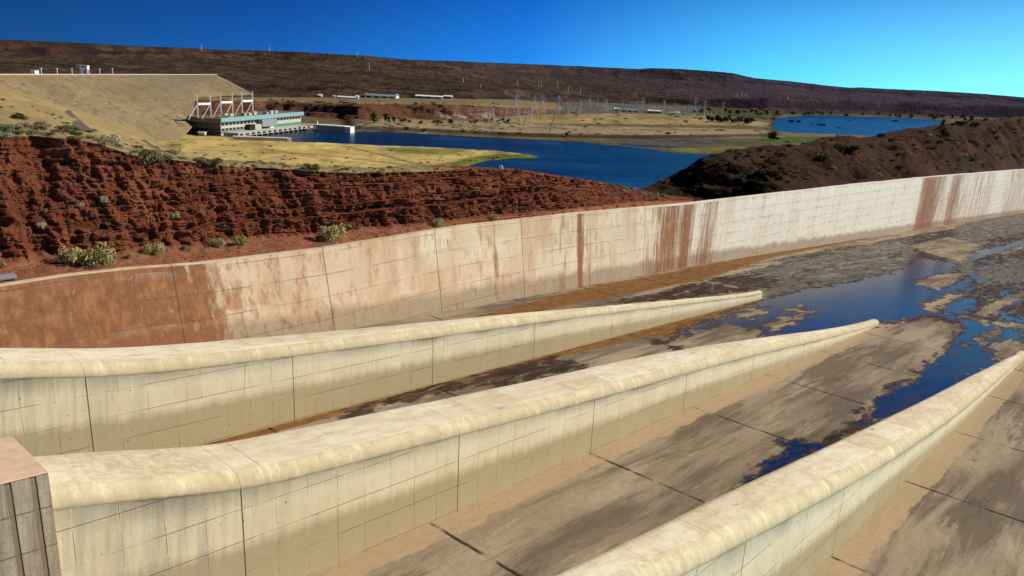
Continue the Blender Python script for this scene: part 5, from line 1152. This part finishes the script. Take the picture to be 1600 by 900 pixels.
for k in range(14):
    px = U_(1470, 1530); tree('tree', px, ip(px, [(1470, 196), (1530, 197)]) + U_(-4, 2), U_(4, 7), U_(6, 11), 'green tree where the lagoon meets the scrub hill', 'trees beside the right end of the lagoon')
# islets in the lagoon
for px, py, w, lb in ((1243, 190.5, 22, 'largest flat dark islet at the left of the lagoon'), (1283, 195.5, 16, 'dark islet in the middle left of the lagoon'), (1327, 189, 8, 'small dark islet with a bush in mid lagoon'), (1310, 200, 8, 'tiny islet near the lower shore of the lagoon'), (1397, 189.5, 13, 'dark islet at the right of the lagoon'), (1270, 194.5, 8, 'tiny islet left of the middle left one')):
    p = at_z(px, py, -.2); r = w / F * p[1] / 2 * 1.1; o = empty('islet', (p[0], p[1], -.2)); mb = MB(); n_ = 18
    vs_ = [(r * math.cos(2 * math.pi * k / n_) * U_(.8, 1.15), r * .8 * math.sin(2 * math.pi * k / n_) * U_(.8, 1.15), -.3) for k in range(n_)] + [(0, 0, .8)]
    mb.add(vs_, [(k, (k + 1) % n_, n_) for k in range(n_)]); mb.build('bank', M['dshrub'], o)
    for k in range(5):
        s = r * U_(.25, .45); b = bpy.data.objects.new('bush', random.choice(SH['d'])); C.objects.link(b); b.parent = o; b.location = (U_(-.65, .65) * r, U_(-.4, .4) * r, .2); b.scale = (s, s, s * .8)
    tag(o, lb, 'islet', 'islets in the lagoon')
# boulders on the brow and loose rocks on the bench
def rock_mesh(seed):
    r = random.Random(seed); import bmesh as bmm
    b = bmm.new(); bmm.ops.create_icosphere(b, subdivisions=2, radius=1)
    for v in b.verts: v.co *= 1 + .45 * mn.noise(v.co * 1.3 + Vector((seed * 3.1, 0, 0))) + .15 * mn.noise(v.co * 3 + Vector((seed, 5, 0)))
    for v in b.verts: v.co.z *= .7
    me = bpy.data.meshes.new('boulder'); b.to_mesh(me); b.free(); return me
RK = [rock_mesh(k) for k in range(4)]; RK2 = [r.copy() for r in RK]
for r in RK: r.materials.append(M['boulder'])
for r in RK2: r.materials.append(M['redrock'])
def rock(ms, px, py, w, label, group, trees):
    p = hit(px, py, trees)
    if p is None: return
    s = w / F * (p - Vector(EYE)).length / 2; o = bpy.data.objects.new('boulder', random.choice(ms)); C.objects.link(o); o.location = (p[0], p[1], p[2] + s * .2); o.rotation_euler = (U_(-.3, .3), U_(-.3, .3), U_(0, 6)); o.scale = (s, s * .8, s); tag(o, label, 'boulder', group)
for px, py, w, lb in ((782, 263, 11, 'slanting white boulder at the left end of the brow row'), (811, 262, 4, 'tiny white boulder right of the slanting one'), (865, 268, 7, 'upright white boulder in mid brow'), (894, 273, 13, 'broad white boulder on the brow above the river'), (922, 277, 6, 'last small pale boulder on the brow towards the scrub hill')): rock(RK, px, py, w, lb, 'white boulders on the cliff brow', [TR_cliff])
for k in range(46):
    px = U_(720, 960); rock(RK2, px, ip(px, CT) + U_(-1, 4), U_(2, 7), 'small red stone on the brow of the cliff above the river', 'red stones on the cliff brow', [TR_cliff])
for k in range(60):
    px = U_(0, 1000); rock(RK2, px, U_(ip(px, CB) + 2, ip(px, WT) - 3), U_(1.5, 5), 'small red stone lying on the earth bench', 'red stones on the bench', [TR_cliff])
for px, py, w, lb in ((116, 162, 3, 'left of three white stones on the dam face'), (164.5, 162, 3, 'middle of three white stones on the dam face'), (247, 158, 3, 'right of three white stones on the dam face')):
    p = on_dam(px, py); o = bpy.data.objects.new('marker_stone', RK[0]); C.objects.link(o); o.location = p; o.scale = (1.3, 1.3, 1.3); tag(o, lb, 'stone', 'white marker stones on the dam face')
# grey drain section lying on the bench at far left
pa = hit(-30, 443, TC); pb = hit(25, 436, TC)
if pa and pb:
    dv = pb - pa; o = empty('drain_channel', pa + Vector((0, 0, .12)), math.atan2(dv.y, dv.x)); L2 = Vector((dv.x, dv.y)).length
    MB().box(0, L2, -.35, .35, 0, .12).build('base', M['grey'], o)
    for s in (-1, 1): MB().box(0, L2, s * .35 - .06, s * .35 + .06, .121, .42).build('side', M['grey'], o)
    tag(o, 'grey metal drain channel lying on the bench at far left', 'drain channel')

# ------------------------------------------------------------------ light, sky, camera
SUN_AZ, SUN_EL = math.radians(79), math.radians(35)
sd = Vector((math.sin(SUN_AZ) * math.cos(SUN_EL), math.cos(SUN_AZ) * math.cos(SUN_EL), math.sin(SUN_EL)))
sl_ = bpy.data.lights.new('sun', 'SUN'); sl_.energy = 5.0; sl_.angle = math.radians(.5); sl_.color = (1, .93, .80)
so = bpy.data.objects.new('sun', sl_); C.objects.link(so); so.rotation_euler = sd.to_track_quat('Z', 'Y').to_euler(); so.location = (0, 0, 500)
wd = bpy.data.worlds.new('World'); bpy.context.scene.world = wd; wd.use_nodes = True; nt = wd.node_tree; bg = nt.nodes['Background']
sky = nt.nodes.new('ShaderNodeTexSky'); sky.sky_type = 'NISHITA'; sky.sun_disc = False; sky.sun_elevation = SUN_EL; sky.sun_rotation = SUN_AZ; sky.altitude = 500; sky.air_density = 1.0; sky.dust_density = .2; sky.ozone_density = 4.0
tc = nt.nodes.new('ShaderNodeTexCoord'); mp = nt.nodes.new('ShaderNodeMapping'); mp.inputs['Scale'].default_value = (1, 1, .9); mp.inputs['Location'].default_value = (0, 0, .22)
nt.links.new(tc.outputs['Generated'], mp.inputs[0]); nt.links.new(mp.outputs[0], sky.inputs[0])
sx = nt.nodes.new('ShaderNodeSeparateXYZ'); nt.links.new(tc.outputs['Generated'], sx.inputs[0])
rp = nt.nodes.new('ShaderNodeValToRGB'); mr = nt.nodes.new('ShaderNodeMapRange'); mr.inputs[1].default_value = -.7; mr.inputs[2].default_value = .7
nt.links.new(sx.outputs[0], mr.inputs[0]); nt.links.new(mr.outputs[0], rp.inputs[0])
SKYT = [(0, (.020, .095, .19)), (.12, (.022, .105, .215)), (.3, (.026, .16, .36)), (.5, (.042, .32, .63)), (.7, (.22, .76, .80)), (.88, (.46, .98, .80)), (1, (.55, 1, .80))]
e = rp.color_ramp.elements
while len(e) < len(SKYT): e.new(.5)
for k, (p_, c_) in enumerate(SKYT): e[k].position = p_; e[k].color = tuple(c_) + (1,)
mx = nt.nodes.new('ShaderNodeMix'); mx.data_type = 'RGBA'; mx.blend_type = 'MULTIPLY'; mx.inputs[0].default_value = 1
nt.links.new(sky.outputs[0], mx.inputs[6]); nt.links.new(rp.outputs[0], mx.inputs[7]); zr = nt.nodes.new('ShaderNodeValToRGB'); nt.links.new(sx.outputs[2], zr.inputs[0])
e = zr.color_ramp.elements; zt = [(0, (1, 1, 1)), (.08, (.52, .60, .74)), (.13, (.25, .29, .46)), (.22, (.11, .14, .28)), (.7, (.08, .11, .22))]
while len(e) < len(zt): e.new(.5)
for k, (p_, c_) in enumerate(zt): e[k].position = p_; e[k].color = tuple(c_) + (1,)
m2 = nt.nodes.new('ShaderNodeMix'); m2.data_type = 'RGBA'; m2.blend_type = 'MULTIPLY'; m2.inputs[0].default_value = 1; nt.links.new(mx.outputs[2], m2.inputs[6]); nt.links.new(zr.outputs[0], m2.inputs[7])
vs_m = nt.nodes.new('ShaderNodeVectorMath'); vs_m.operation = 'SCALE'; vs_m.inputs['Scale'].default_value = 3.6; nt.links.new(m2.outputs[2], vs_m.inputs[0])
nt.links.new(vs_m.outputs[0], bg.inputs[0]); bg.inputs[1].default_value = .08
cam = bpy.data.cameras.new('camera'); co_ = bpy.data.objects.new('camera', cam); C.objects.link(co_)
cam.sensor_width = 36; cam.lens = 36 * F / 1600; cam.clip_start = .5; cam.clip_end = 80000
co_.matrix_world = Matrix(((RI[0], UPV[0], -FWD[0], EYE[0]), (RI[1], UPV[1], -FWD[1], EYE[1]), (RI[2], UPV[2], -FWD[2], EYE[2]), (0, 0, 0, 1)))
sc_ = bpy.context.scene; sc_.camera = co_; sc_.view_settings.view_transform = 'Standard'; sc_.view_settings.look = 'None'; sc_.view_settings.exposure = 0; sc_.view_settings.gamma = 1
sc_.render.resolution_x = 1024; sc_.render.resolution_y = 576
